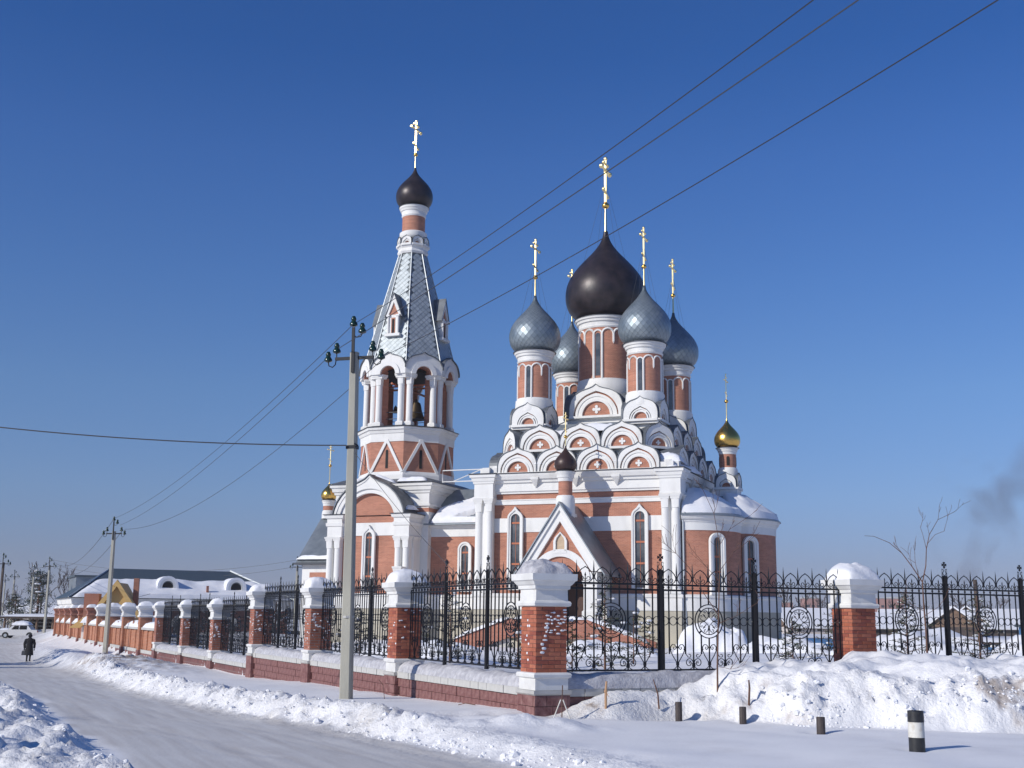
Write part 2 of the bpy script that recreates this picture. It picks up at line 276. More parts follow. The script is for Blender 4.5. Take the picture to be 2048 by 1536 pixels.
# ------------------------------------------------------------------ terrain
def st(x, y):
    dx = x-A0[0]; dy = y-A0[1]; return dx*dL[0]+dy*dL[1], dx*dR[0]+dy*dR[1]
def terrain(x, y, detail=True):
    x = np.asarray(x, float); y = np.asarray(y, float); s, t = st(x, y)
    road = np.interp(y, [0,20,30,45,60,76,100,131,200,500], [0,0,-.05,-.35,-.7,-.95,-.85,-.62,-.5,-.4])
    verge = np.interp(s, [-8,-1,0,7.6,15,23,31,38,46,52,115,200], [.1,.26,.34,.18,.10,-.12,-.13,-.28,-.36,-.5,-.47,-.5])
    eR = np.interp(s, [-14,-10,-4,2,4.3,9,15,28,45,60,75,90,105,120], [-2.2,-2.4,-2.8,-3.5,-4.1,-4.6,-4.9,-4.7,-4.2,-3.9,-3.5,-2.6,-.8,2.5])
    eL = np.interp(s, [-12,-3,4,15,28,60], [-7.3,-7.45,-7.75,-7.6,-8.2,-9.3])
    wob = (fbm(x*.7, y*.7, 3, 5)-.45)*.9
    eR = eR+wob*.5; eL = eL-wob*.6
    side = sstep(0, .9, t-eR)                                      # 0 on road, 1 on verge
    z = road*(1-side)+verge*side
    packed = (1-sstep(-.15, .25, t-eR))*(sstep(-.1, .3, t-eL))
    rough = np.zeros_like(z)+.1; dirt = np.zeros_like(z)
    n1 = fbm(x*1.1, y*1.1, 4, 11); n2 = fbm(x*3.4, y*3.4, 4, 23); n3 = fbm(x*9, y*9, 3, 31)
    rg = 1-np.abs(2.2*fbm(x*1.7+.9*n1, y*2.3, 4, 41)-1.02); rg2 = 1-np.abs(2.2*fbm(x*4.1, y*5.2+n1, 3, 47)-1.0)
    # ridge thrown up along the right edge of the road
    q = t-eR-.62
    amp = np.interp(s, [-14,-7,-2,0,2,10,20,30,60,90,130], [.02,.03,.05,.04,.17,.22,.30,.24,.16,.05,.02])
    rid = np.exp(-(q/.52)**2)*amp
    z = z+rid*(.35+1.0*n2+.5*(rg2-.6))
    rough = rough+np.exp(-(q/.75)**2)*np.where(s > 1, .9, .7)
    z = z+np.exp(-(q/.7)**2)*(n3-.45)*.30*np.where(s > -1, 1, .35)
    # bank left of the road
    l = eL-t
    lb = sstep(0, .75, l)
    z = z+lb*(.08+.34*(n1-.1)+.22*(n2-.4)+.16*(rg-.75)+.10*(rg2-.75))+sstep(.1,.6,l)*(n3-.45)*.22
    z = z+sstep(8, 20, l)*.3
    rough = rough+lb*.75
    # earthy heap by the second pole
    hp = np.exp(-(((s-34)/7)**2+((t+2.6)/1.9)**2)); z = z+hp*(.28+.4*n2); dirt = np.maximum(dirt, hp*1.4*(s > 25)); rough = rough+hp*.8
    hp = np.exp(-(((s-56)/7)**2+((t+2.4)/1.2)**2)); z = z+hp*(.22+.4*n2)
    # yard behind the fence
    ins = sstep(.1, .5, s)*sstep(.1, .5, t)
    yard = np.interp(s, [0,14,24,50,90,160], [.98,.8,.35,.3,.4,.2])*(1-sstep(30, 90, t))+sstep(30, 90, t)*.1
    yard = yard+(fbm(x*.22, y*.22, 3, 61)-.45)*.7*sstep(1.5, 6, np.minimum(s, t))
    z = z*(1-ins)+yard*ins
    # snow field right of the corner and ploughed mound in front of the right fence
    right = sstep(-.2, 1.2, t)*(1-sstep(0, .2, s))
    field = .16+.10*(fbm(x*.35+3, y*.35, 3, 71)-.4)*2+.05*sstep(14, 20, y)
    infield = sstep(.1, .8, t-eR-1.1)*(1-sstep(0, .3, s))*(1-sstep(21.2, 22.2, y+.25*np.sin(x*1.3)))
    z = z*(1-infield)+(field)*infield
    rough = rough*(1-infield*.95)
    foot = np.interp(x, [.6,1,2,2.7,3.2,4.2,5.2,6.2,7.5,9,14,30], [22.5,22.35,22.3,22.75,23.05,22.65,22.0,21.8,21.4,21.3,21.2,21.0])+.35*(fbm(x*.9, x*0+2, 3, 77)-.45)*2*sstep(2.5,4,x)
    d = y-foot
    top = np.interp(t, [0,.5,.9,1.5,2.3,3.2,4.2,6,8,10,13,30], [.36,.46,.68,.86,.92,.98,1.1,1.2,1.32,1.22,1.25,1.2])
    steep = np.interp(x, [1,2,3.2,5.5,8], [.55,.75,1.0,.75,.8])
    m = (1-np.exp(-np.maximum(d, 0)/steep*1.35))
    mound = field+(top-field)*m+m*sstep(1.8,4,x)*(.42*(n1-.45)+.16*(n2-.45)+.34*(n2-.45)*np.exp(-np.maximum(d-.4, 0)/1.2))+np.exp(-((d-.5)/.6)**2)*(n3-.45)*.30*sstep(2.2,3.4,x)+(rg-.75)*.30*sstep(2.4,4,x)*np.exp(-(np.maximum(d-.7,0)/1.3)**2)*sstep(0,.4,d)+(rg2-.75)*.13*sstep(2.4,4,x)*np.exp(-((d-.6)/.9)**2)
    wm = sstep(-.15, .15, d)*sstep(-.05, .55, t)*(1-sstep(-.1, .12, s))
    z = z*(1-wm)+mound*wm
    rough = rough*(1-wm)+wm*np.clip(.25+.9*np.exp(-((d-.5)/.9)**2), 0, 1)
    dirt = np.maximum(dirt, wm*np.exp(-((d-.45)/.5)**2)*.95*(fbm(x*.8, y*.8, 2, 5) > .5))
    # trampled strip passing the corner
    pth = np.exp(-((y-22.5-.1*x)/.45)**2)*sstep(-3.5, -2.6, x)*(1-sstep(3.0, 4.5, x))
    z = z-pth*.05+pth*(n2-.45)*.12; packed = np.maximum(packed, pth*.42); rough = rough+pth*.3
    ver = side*(1-sstep(0, .3, s*0+t))*(s > .5)
    z = z+ver*(fbm(x*.5, y*.5, 3, 91)-.45)*.10
    z = z+np.clip(packed,0,1)*((fbm(x*.5,y*.5,3,14)-.45)*.05)
    bmp = np.exp(-(((x-.35)/.95)**2+((y-20.7)/.55)**2)); z = z+bmp*(.07+.30*n2)*(s < 0); rough = rough+bmp*.6
    for bx, by in ((3.13,22.75),(4.22,22.3),(5.2,20.65),(5.88,17.9)): z = z-.055*np.exp(-(((x-bx+.06)/.2)**2+((y-by)/.2)**2))
    for k_, dd_ in enumerate((1.0, 1.35, 2.5, 2.85)): z = z-np.exp(-((t-eR+dd_+.12*np.sin(s*.35+k_*.2))/.10)**2)*.010*(.4+n2)*(t < eR)
    if detail: z = z+rough*(n3-.45)*.05
    far = sstep(150, 420, np.hypot(x, y)); z = z*(1-far)+(-.4)*far
    # shallow dish inside the road: tyre tracks cut into the snow at its right side
    tr = np.exp(-((t-eR+.35)/.12)**2)*(s < 1)*(s > -9)
    z = z-tr*.03*(np.sin(s*26) > -.2)
    # gentle river plain falling away beyond the church grounds on the right
    return z, packed, rough, dirt
def H(x, y):
    return float(terrain(np.array([x]), np.array([y]), False)[0][0])
def axis_coords(lo, hi, core_lo, core_hi, step, grow=1.09, cap=400):
    c = list(np.arange(core_lo, core_hi, step)); st_ = step; v = c[-1]
    while v < hi: st_ = min(st_*grow, cap); v += st_; c.append(v)
    st_ = step; v = c[0]; left = []
    while v > lo: st_ = min(st_*grow, cap); v -= st_; left.append(v)
    return np.array(left[::-1]+c)
xs = axis_coords(-6000, 6000, -17, 12.5, .085); ys = axis_coords(-60, 9000, 12.5, 40, .095, 1.022)
GX, GY = np.meshgrid(xs, ys); Z, PK, RG, DT = terrain(GX.ravel(), GY.ravel())
nx, ny = len(xs), len(ys)
co = np.column_stack([GX.ravel(), GY.ravel(), Z])
idx = np.arange(nx*ny).reshape(ny, nx)
quads = np.stack([idx[:-1,:-1], idx[:-1,1:], idx[1:,1:], idx[1:,:-1]], -1).reshape(-1, 4)
def grid_obj(name, sel):
    q = quads[sel]; used, inv = np.unique(q, return_inverse=True); inv = inv.reshape(-1, 4)
    me = bpy.data.meshes.new(name); me.vertices.add(len(used)); me.vertices.foreach_set('co', co[used].ravel())
    me.loops.add(len(inv)*4); me.loops.foreach_set('vertex_index', inv.ravel().astype(np.int32))
    me.polygons.add(len(inv)); me.polygons.foreach_set('loop_start', np.arange(0, len(inv)*4, 4, dtype=np.int32)); me.polygons.foreach_set('loop_total', np.full(len(inv), 4, dtype=np.int32))
    me.polygons.foreach_set('use_smooth', np.ones(len(inv), dtype=bool)); me.update(calc_edges=True)
    for nm, arr in (('packed', PK), ('rough', RG), ('dirt', DT)):
        a = me.attributes.new(nm, 'FLOAT', 'POINT'); a.data.foreach_set('value', arr[used].astype(np.float32))
    me.materials.append(M_snow); o = bpy.data.objects.new(name, me); COL.objects.link(o); o['kind'] = 'structure'; return o
qc = quads[:, 0]; isroad = (PK[qc] > .5) & (np.abs(GX.ravel()[qc]) < 300)
grid_obj('road', isroad); grid_obj('snowy_ground', ~isroad)
# ------------------------------------------------------------------ church
TH = R_(22)
CH = thing('church', 'red and white church with black, grey and gold onion domes and a tented bell tower', 'church', (6.65, 83.1, 0), -TH)
def C(name, mb, m, parent=None, loc=(0,0,0), rz=0, sm=False, label=None):
    o = obj(name, mb, m, parent or CH, loc, rz, sm)
    if label: o['label'] = label
    return o
# --- element meshes -------------------------------------------------------
def arc(cx, cz, r, a0, a1, n): return [(cx+r*math.cos(a0+(a1-a0)*i/n), cz+r*math.sin(a0+(a1-a0)*i/n)) for i in range(n+1)]
def ogee(w, h, z0=0., n=12, leg=.28):                # right-to-left keel arch outline, half width w, total height h
    prof = [(1, 0), (1, leg*.6), (1.0, leg), (.965, .45), (.88, .60), (.74, .735), (.56, .815), (.37, .865), (.22, .90), (.1, .945), (0, 1.015)]
    rp = [(w*a, z0+h*b) for a, b in prof]
    return rp+[(-a, b) for a, b in rp[-2::-1]]
def resample(poly, n):
    P = [Vector((a, b)) for a, b in poly]; L = [0]
    for i in range(1, len(P)): L.append(L[-1]+(P[i]-P[i-1]).length)
    out = []
    for k in range(n+1):
        d = L[-1]*k/n; i = 1
        while i < len(P)-1 and L[i] < d: i += 1
        t = (d-L[i-1])/max(1e-9, L[i]-L[i-1]); q = P[i-1].lerp(P[i], min(1, max(0, t))); out.append((q.x, q.y))
    return out
def quatre(r, t):
    mb = MB(); 
    for (a, b) in ((1,0),(-1,0),(0,1),(0,-1)):
        mb.ext([(a*r*.62+r*.38*math.cos(k*PI/4), b*r*.62+r*.38*math.sin(k*PI/4)) for k in range(8)], 0, t)
    mb.box(-r*.6, .003, -r*.27, r*.6, t, r*.27); mb.box(-r*.27, .006, -r*.6, r*.27, t, r*.6)
    return mb
def koko_parts(w, h, r, depth, cross=True):
    K = 24; out = resample(ogee(w, h), K); r1 = r*1.62; r2 = r*1.50
    def keel(rr, tip): 
        p = arc(0, 0, rr, 0, PI, K); 
        return [(x, z+tip*max(0, 1-abs(x)/(rr*.35))**1.5) for x, z in p]
    wm = MB(); wm.ring(out, keel(r1, .10), 0, .32)
    wm.ring(keel(r2, .07), arc(0,0,r*1.33,0,PI,K), .05, .32); wm.ring(arc(0,0,r*1.33,0,PI,K), arc(0,0,r*1.17,0,PI,K), .10, .32); wm.ring(arc(0,0,r*1.17,0,PI,K), arc(0,0,r,0,PI,K), .05, .32)
    wm.box(-w, -.10, -.16, w, .30, -.004)
    if depth > .45: wm.ext([(x*.985, z*.985-.003) for x, z in out], .36, depth)
    tm = MB(); tm.ext([(x*.96, z*.96) for x, z in resample(ogee(w, h), 20)], .2, .30)
    rm = MB(); o2 = [(x*1.026, z*1.02+.02) for x, z in out]; o3 = [(x*1.004, z*1.004) for x, z in out]
    rm.ring(o2, o3, -.05, depth)
    res = [wm.mesh('kokoshnik'), tm.mesh('tympanum'), rm.mesh('arched_roof')]
    for me, m in zip(res, (M_white, M_brick, M_edge2)): me.materials.append(m)
    if cross: q = quatre(r*.30, .05).mesh('cross_emblem'); q.materials.append(M_white); res.append(q)
    res.append(r); return res
M_edge2 = mat('gable_metal', (.09,.10,.115), .5, .3, var=(.15,.165,.18), vscale=2)
KA = koko_parts(1.375, 1.62, .74, 1.4); KD = koko_parts(1.05, 1.55, .56, 1.3, True)
KS = koko_parts(1.16, 1.45, .46, .9, False); KB = koko_parts(1.9, 2.12, 1.0, 1.2); KT = koko_parts(.42, .62, .2, .3, False); KP = koko_parts(.66, .95, .3, .4, False)
def koko(K, x, y, z, rz=0, parent=None):
    k = C('kokoshnik', K[0], None, parent, (x, y, z), rz)
    C('tympanum', K[1], None, k); C('arched_roof', K[2], None, k)
    if len(K) == 5: C('cross_emblem', K[3], None, k, (0, .15, K[4]*.45))
    return k
def rotp(x, y, a): return x*math.cos(a)-y*math.sin(a), x*math.sin(a)+y*math.cos(a)
# window with proud white surround; faces -Y ; panes and glazing bars
def win_meshes(w, h, fw, keel=.0, proud=.2, bars=(.18,.5), bottom=True):
    K = 16; r = w/2; zs = h-r
    inn = [(r, 0)]+arc(0, zs, r, 0, PI, K)+[(-r, 0)]
    R = r+fw; out = [(R, 0)]+arc(0, zs, R, 0, PI, K)+[(-R, 0)]
    if keel: out = [(x, z+(keel*max(0, 1-abs(x)/(R*.5))**1.6 if z > zs else 0)) for x, z in out]
    f = MB(); f.ring(out, inn, -proud, 0)
    mid = [((a+c)/2, (b+d)/2) for (a, b), (c, d) in zip(out, inn)]
    f.ring([(x, z) for x, z in out], mid, -proud-.06, -proud+.002)
    if bottom: f.box(-R, -proud-.05, -.16, R, 0, -.003)
    g = MB(); g.ext([(x*.99, z) for x, z in inn], -.012, .01)
    b = MB(); b.box(-.012, -.035, .01, .012, -.014, h-.02)
    for t in bars: b.box(-r*.97, -.055, zs*(1-t)-.06, r*.97, -.015, zs*(1-t)+.06)
    ms = [f.mesh('window_frame'), g.mesh('pane'), b.mesh('glazing_bar')]
    for me, m in zip(ms, (M_white, M_glass, M_mull)): me.materials.append(m)
    return ms
def window(ms, x, y, z, rz=0, parent=None):
    g = C('window', ms[1], None, parent, (x, y, z), rz); C('window_frame', ms[0], None, g); C('glazing_bar', ms[2], None, g); return g
W_main = win_meshes(.64, 4.75, .22, .26, .15, (.06,.36,.66)); W_arm = win_meshes(.50, 4.1, .24, .26, .15, (.03,.38,.72)); W_ref = win_meshes(.54, 3.0, .24, 0, .14, (.08,.6))
W_aps = win_meshes(.52, 3.35, .27, 0, .2, (.3,.6))
# column with base and capital
def col_mesh(r, h, cap=.8):
    mb = MB(); mb.rect(-r, r, -r, r, [(0,.04),(.22,.04),(.26,0),(.3,-.02)])
    mb.lathe([(.3,r*.98),(h-cap,r*.95)], 16); mb.lathe([(h-cap-.06,r*.9),(h-cap-.03,r*1.06),(h-cap,r*1.06)], 16)
    n = 8; mb.levels([[(x*k, y*k, z) for x, y in [(r,0),(r*.85,r*.85),(0,r),(-r*.85,r*.85),(-r,0),(-r*.85,-r*.85),(0,-r),(r*.85,-r*.85)]] for z, k in ((h-cap,.95),(h-cap*.55,1.02),(h-cap*.35,1.08))])
    mb.rect(-r, r, -r, r, [(h-cap*.35,.02),(h-cap*.2,.03),(h-cap*.12,.07),(h,.09)])
    me = mb.mesh('column'); smooth_angle(me, 35); me.materials.append(M_white); return me
def column(me, x, y, z, parent=None): return C('column', me, None, parent, (x, y, z))
# --- nave cube --------------------------------------------------------------
w = MB(); w.box(-6.3,-6.3,0,6.3,6.3,11.4); C('wall', w, M_brick)
p = MB(); p.rect(-6.95,6.95,-6.95,6.95,[(2.6,0),(3.36,0),(3.40,.07),(3.55,.09),(3.62,0)]); C('plinth', p, M_white)
p = MB(); p.rect(-6.9,6.9,-6.9,6.9,[(-1,0),(2.598,0)]); C('plinth_base', p, M_beige)
b = MB(); b.rect(-6.3,6.3,-6.3,6.3,[(7.56,.05),(8.48,.05)]); C('wall_band', b, M_white)
b = MB(); b.rect(-6.3,6.3,-6.3,6.3,[(9.36,.07),(9.6,.07),(9.64,.11),(9.70,.11)]); C('string_course', b, M_white)
b = MB(); b.rect(-6.3,6.3,-6.3,6.3,[(10.07,.12),(10.2,.14),(10.22,.22),(10.75,.24),(10.78,.36),(10.95,.40),(10.98,.52),(11.2,.62),(11.34,.66)]); C('cornice', b, M_white)
e = MB(); e.rect(-6.3,6.3,-6.3,6.3,[(11.342,.70),(11.39,.74)]); C('roof_edge', e, M_edge)
for sx in (-1, 1):
    for sy in (-1, 1):
        q = MB(); x0, x1 = sorted((sx*5.62, sx*6.96)); y0, y1 = sorted((sy*5.62, sy*6.96))
        q.rect(x0, x1, y0, y1, [(9.70,.0),(9.8,.04),(9.84,0),(10.7,0),(10.74,.06),(10.86,.08),(10.9,.12),(11.1,.17),(11.14,.25),(11.32,.27)]); C('corner_entablature', q, M_white)
        e = MB(); e.rect(x0, x1, y0, y1, [(11.321,.30),(11.40,.31)]); C('roof_edge', e, M_edge)
        q = MB(); x0, x1 = sorted((sx*5.75, sx*6.66)); y0, y1 = sorted((sy*5.75, sy*6.66)); q.rect(x0, x1, y0, y1, [(3.6,0),(9.69,0)]); C('pilaster', q, M_white)
CM = col_mesh(.27, 6.1)
for a in range(4):
    for x, y in ((5.93,-6.72),(6.6,-6.72)):
        if a == 2: continue
        X, Y = rotp(x, y, a*PI/2); column(CM, X, Y, 3.62)
        if x < 6: X, Y = rotp(-x, y, a*PI/2); column(CM, X, Y, 3.62)
for x in (-4.2, 4.2): window(W_main, x, -6.365, 4.0)
for y in (-4.2, 4.2): window(W_main, -6.365, y, 4.0, -PI/2)
br = MB(); br.levels([[(-.03,-.16,0),(.03,-.16,0),(.03,0,0),(-.03,0,0)],[(-.26,-.5,.52),(.26,-.5,.52),(.26,0,.52),(-.26,0,.52)],[(-.28,-.52,.66),(.28,-.52,.66),(.28,0,.66),(-.28,0,.66)]])
brm = br.mesh('bracket'); brm.materials.append(M_white)
for a in range(4):
    for x in (-2.75, 0, 2.75):
        X, Y = rotp(x, -6.42, a*PI/2); C('bracket', brm, None, None, (X, Y, 10.42), a*PI/2)
# --- tiers of kokoshniki ------------------------------------------------------
t1 = MB(); t1.box(-6.2,-6.2,11.35,6.2,6.2,12.0); C('roof_tier', t1, M_white)
for sx in (-1, 1):
    for a in range(4):
        X, Y = rotp(sx*6.1, -6.38, a*PI/2); q = MB(); q.box(-.66,-.1,11.4-11.4,.66,.4,.42); C('parapet', q, M_white, None, (X, Y, 11.4), a*PI/2)
sk1 = MB()
c2 = 4.3; o2 = 5.75
oct2 = [(-c2,-o2),(c2,-o2),(o2,-c2),(o2,c2),(c2,o2),(-c2,o2),(-o2,c2),(-o2,-c2)]
sk1.levels([[(x*1.09,y*1.09,12.0) for x, y in oct2],[(x*1.0,y*1.0,12.62) for x, y in oct2]]); C('roof_slope', sk1, M_metal)
t2 = MB(); t2.levels([[(x*.95,y*.95,12.1) for x, y in oct2],[(x*.95,y*.95,13.4) for x, y in oct2]]); C('roof_tier', t2, M_white)
rf2 = MB(); rf2.levels([[(x*.94,y*.94,13.41) for x, y in oct2],[(x*.72,y*.72,14.9) for x, y in oct2]]); C('roof_slope', rf2, M_metal)
for a in range(4):
    for i in range(4):
        X, Y = rotp(-4.125+2.75*i, -6.5, a*PI/2); koko(KA, X, Y, 11.48, a*PI/2)
    for i in range(3):
        X, Y = rotp(-2.83+2.83*i, -5.8, a*PI/2); koko(KA, X, Y, 13.04, a*PI/2)
    X, Y = rotp(5.2, -5.2, a*PI/2); koko(KD, X, Y, 13.0, a*PI/2+PI/4)
# --- onion domes ------------------------------------------------------------
PROF = [(0,1.78),(.05,1.98),(.28,2.30),(.6,2.6),(1.05,2.80),(1.5,2.895),(2.0,2.90),(2.5,2.82),(3.0,2.63),(3.5,2.33),(4.0,1.93),(4.5,1.48),(4.95,1.05),(5.35,.72),(5.7,.48),(6.0,.33),(6.3,.22),(6.7,.15)]
pz = np.array([p[0] for p in PROF]); pr = np.array([p[1] for p in PROF])
def rad(z): # smooth via cubic-ish
    return float(np.interp(z, PZ, PRR))
PZ = np.linspace(0, 6.7, 140); PRR = np.interp(PZ, pz, pr); k_ = np.ones(9)/9; PRR = np.convolve(np.pad(PRR, 4, mode='edge'), k_, 'valid')
def onion_smooth(sc, n=48):
    mb = MB(); mb.lathe([(z*sc, rad(z)*sc) for z in np.concatenate([np.linspace(0, 5, 26), np.linspace(5.2, 6.7, 10)])], n); return mb
def onion_tiled(sc, n=22, lift=.022):
    rows = [0.]; z = 0.
    while z < 6.0:
        r = rad(z); dr = (rad(z+.05)-rad(z-.0))/.05; step = max(.1, PI*r/n*1.15)/math.sqrt(1+dr*dr); z += step; rows.append(z)
    rows = [v for v in rows if v <= 6.1]
    mb = MB(); sl = lift
    def P(i, j, off):
        z = rows[j]; r = rad(z)*sc+off; a = 2*PI*(i+.5*(j % 2))/n; return (r*math.cos(a), r*math.sin(a), z*sc)
    for j in range(len(rows)-2):
        for i in range(n):
            il = i-1 if j % 2 == 0 else i
            g = .0
            q4 = [Vector(v) for v in (P(i, j, sl), P(il+1, j+1, sl*.45), P(i, j+2, .0), P(il, j+1, sl*.45))]; c4 = sum(q4, Vector())/4; k4 = 1-.014/max(.05, (q4[1]-q4[3]).length)
            mb.add([c4+(v-c4)*k4 for v in q4], [(0,1,2,3)])
    return mb
def cross_mb(h, thick, bars=True):                    # orthodox cross, bars along local Y
    mb = MB(); t = thick; mb.box(-t/2,-t/2,0,t/2,t/2,h)
    def bar(z, half, tl=0., r=t*.95):
        mb.tube([(0,-half,z+tl),(0,half,z-tl)], t*.62, 4)
        for s in (-1, 1):
            mb.ball((0, s*half, z-s*tl), r, 6, 5); 
    bar(h*.74, h*.29, 0, t*1.15); bar(h*.88, h*.14, 0, t*.8); bar(h*.22, h*.15, h*.05, t*.8)
    mb.ball((0,0,h), t*.95, 6, 5); mb.ball((0,0,h*.74), t*1.05, 6, 5)
    return mb
def spire(z0, sc, zball, rb, ztop, parent=None, x=0, y=0, thick=.1, chains=False):
    s = MB(); s.lathe([(0,.11*sc+.02),(.3,.085*sc+.012),(zball-z0,.035+.02*sc)], 10); g = C('spire', s, M_goldx, parent, (x, y, z0), 0, True)
    b = MB(); b.ball((0,0,0), rb, 14, 10, (1,1,.85)); b.lathe([(rb*.7,rb*.45),(rb*.95,rb*.5),(rb*1.05,rb*.25)], 10); C('ball', b, M_gold, g, (0,0,zball-z0), 0, True)
    c = cross_mb(ztop-zball-rb*.8, thick); C('cross', c, M_goldx, g, (0,0,zball+rb*.8-z0))
    if chains:
        ch = MB(); hc = (ztop-zball)*.55
        for k in range(4):
            a = PI/4+k*PI/2; ch.tube([(0,0,zball-z0+hc),(math.cos(a)*1.75*sc,math.sin(a)*1.75*sc,-2.0*sc)], .008, 3)
        C('stay_wire', ch, M_wire, g)
    return g
def arcade(r, z_arch, spans, pend, zlow, tr=.055, long_at=()):   # spans: list of (a0,a1) in degrees (0 = facing -Y)
    mb = MB()
    def P(a, z, rr): a = R_(a)-PI/2; return (rr*math.cos(a), rr*math.sin(a), z)
    for a0, a1 in spans:
        hw = R_(a1-a0)/2*r; pts = []
        for k in range(9):
            t = PI*k/8; pts.append(P((a0+a1)/2-(a1-a0)/2*math.cos(t), z_arch+hw*math.sin(t)*1.0, r+.03))
        mb.tube(pts, tr, 4)
    for a in pend:
        mb.tube([P(a, z_arch+.02, r+.03), P(a, z_arch-tr*7, r+.03), P(a, z_arch-tr*9, r+.01)], [tr*1.1, tr*1.1, tr*.3], 5)
    for a in long_at: mb.tube([P(a, z_arch+.02, r+.03), P(a, zlow, r+.03)], tr*1.15, 6)
    return mb
def slit(w, h):
    mb = MB(); r = w/2; mb.ext([(r,0)]+arc(0,h-r,r,0,PI,8)+[(-r,0)], -.02, .06); return mb
# small drum + tiled dome meshes (shared by four)
sd_base = MB(); sd_base.lathe([(14.9,.95),(15.5,.95),(15.8,1.30),(16.0,1.32),(16.35,1.30),(16.62,1.28),(16.66,1.2),(16.74,1.2)], 32)
sd_brick = MB(); sd_brick.lathe([(16.7,1.13),(19.3,1.13)], 36)
sd_corn = MB(); sd_corn.lathe([(19.24,1.17),(19.34,1.22),(19.36,1.17),(19.62,1.19),(19.66,1.28),(19.8,1.31),(19.84,1.38),(20.0,1.43)], 36)
spans = []; pend = []; lng = []
for q in range(4):
    b0 = q*90; spans += [(b0-10.5,b0+10.5),(b0+10.5,b0+45),(b0+45,b0+79.5)]; pend += [b0+45]; lng += [b0-10.5,b0+10.5]
sd_arc = arcade(1.13, 18.75, spans, pend, 16.7, .058, lng)
sd_meshes = {}
for nm, mb_, m_ in (('drum_base', sd_base, M_white), ('drum', sd_brick, M_brick), ('drum_cornice', sd_corn, M_white), ('drum_arcade', sd_arc, M_white)):
    me = mb_.mesh(nm); smooth_angle(me, 30); me.materials.append(m_); sd_meshes[nm] = me
sm_slit = slit(.24, 2.2).mesh('window'); sm_slit.materials.append(M_glass)
un_ = MB(); un_.lathe([(z*.615, rad(z)*.615-.012) for z in list(np.linspace(0, 6.0, 30))+[6.3, 6.7]], 40); und = un_.mesh('dome_shell', True); und.materials.append(mat('dome_shell', (.11,.135,.15), .5, .5))
od = onion_tiled(.615, 28, .012).mesh('onion_dome'); od.materials.append(M_tile); smooth_angle(od, 5)
rim_s = MB(); rim_s.lathe([(20.0,1.5),(20.03,1.5),(20.10,1.2)], 32); rims = rim_s.mesh('dome_rim'); rims.materials.append(M_edge)
for sx, sy in ((-1,-1),(1,-1),(1,1),(-1,1)):
    X, Y = sx*3.92, sy*3.92
    q = MB(); q.rect(-1.22,1.22,-1.22,1.22,[(12.9,-.3),(14.5,-.3),(14.55,0),(14.72,0),(14.76,.1),(14.84,.1)]); C('drum_pedestal', q, M_white, None, (X, Y, 0))
    for a in range(4):
        x, y = rotp(0, -1.28, a*PI/2); koko(KS, X+x, Y+y, 14.86, a*PI/2)
    d = C('drum', sd_meshes['drum'], None, None, (X, Y, 0))
    for nm in ('drum_base', 'drum_cornice', 'drum_arcade'): C(nm, sd_meshes[nm], None, d)
    for a in range(4):
        x, y = rotp(0, -1.125, a*PI/2); C('window', sm_slit, None, d, (x, y, 16.75), a*PI/2)
    C('dome_rim', rims, None, d)
    dd_ = C('onion_dome', und, None, None, (X, Y, 20.02), 0, False, 'grey metal onion dome with diamond shaped shingles'); o_ = C('shingles', od, None, dd_); o_['kind'] = 'stuff'
    spire(23.75, .615, 25.45, .17, 28.2, None, X, Y, .10, True)
# central drum and black dome
q = MB(); q.rect(-2.15,2.15,-2.15,2.15,[(14.0,0),(15.48,0),(15.52,.18),(15.64,.18)]); C('drum_pedestal', q, M_white)
for a in range(4):
    x, y = rotp(0, -2.42, a*PI/2); koko(KB, x, y, 15.72, a*PI/2)
q = MB(); q.lathe([(15.7,1.95),(16.9,1.95),(17.2,2.12),(17.8,2.08),(18.2,2.04),(18.32,1.98),(18.42,1.98)], 48); C('drum_base', q, M_white, None, (0,0,0), 0, True)
q = MB(); q.lathe([(18.3,1.90),(22.2,1.90)], 48); D0 = C('drum', q, M_brick, None, (0,0,0), 0, True)
q = MB(); q.lathe([(22.05,1.94),(22.16,1.99),(22.2,1.94),(22.45,1.97),(22.5,2.08),(22.66,2.11),(22.7,2.2),(22.84,2.24)], 48); C('drum_cornice', q, M_white, D0, (0,0,0), 0, True)
spans = []; pend = []; lng = []
for qd in range(4):
    b0 = qd*90; spans += [(b0-9,b0+9)]+[(b0+9+24*i, b0+33+24*i) for i in range(3)]; pend += [b0+33, b0+57]; lng += [b0-9, b0+9]
C('drum_arcade', arcade(1.90, 21.55, spans, pend, 18.4, .075, lng), M_white, D0)
sl = slit(.34, 3.05).mesh('window'); sl.materials.append(M_glass)
for a in range(4):
    x, y = rotp(0, -1.89, a*PI/2); C('window', sl, None, D0, (x, y, 18.6), a*PI/2)
q = MB(); q.lathe([(22.842,2.28),(22.88,2.28),(22.96,1.9)], 48); C('dome_rim', q, M_edge, D0)
C('onion_dome', onion_smooth(1.0, 64), M_black, None, (0,0,22.88), 0, True, 'large black central onion dome')
spire(29.1, 1.0, 31.55, .27, 35.15, None, 0, 0, .165, True)
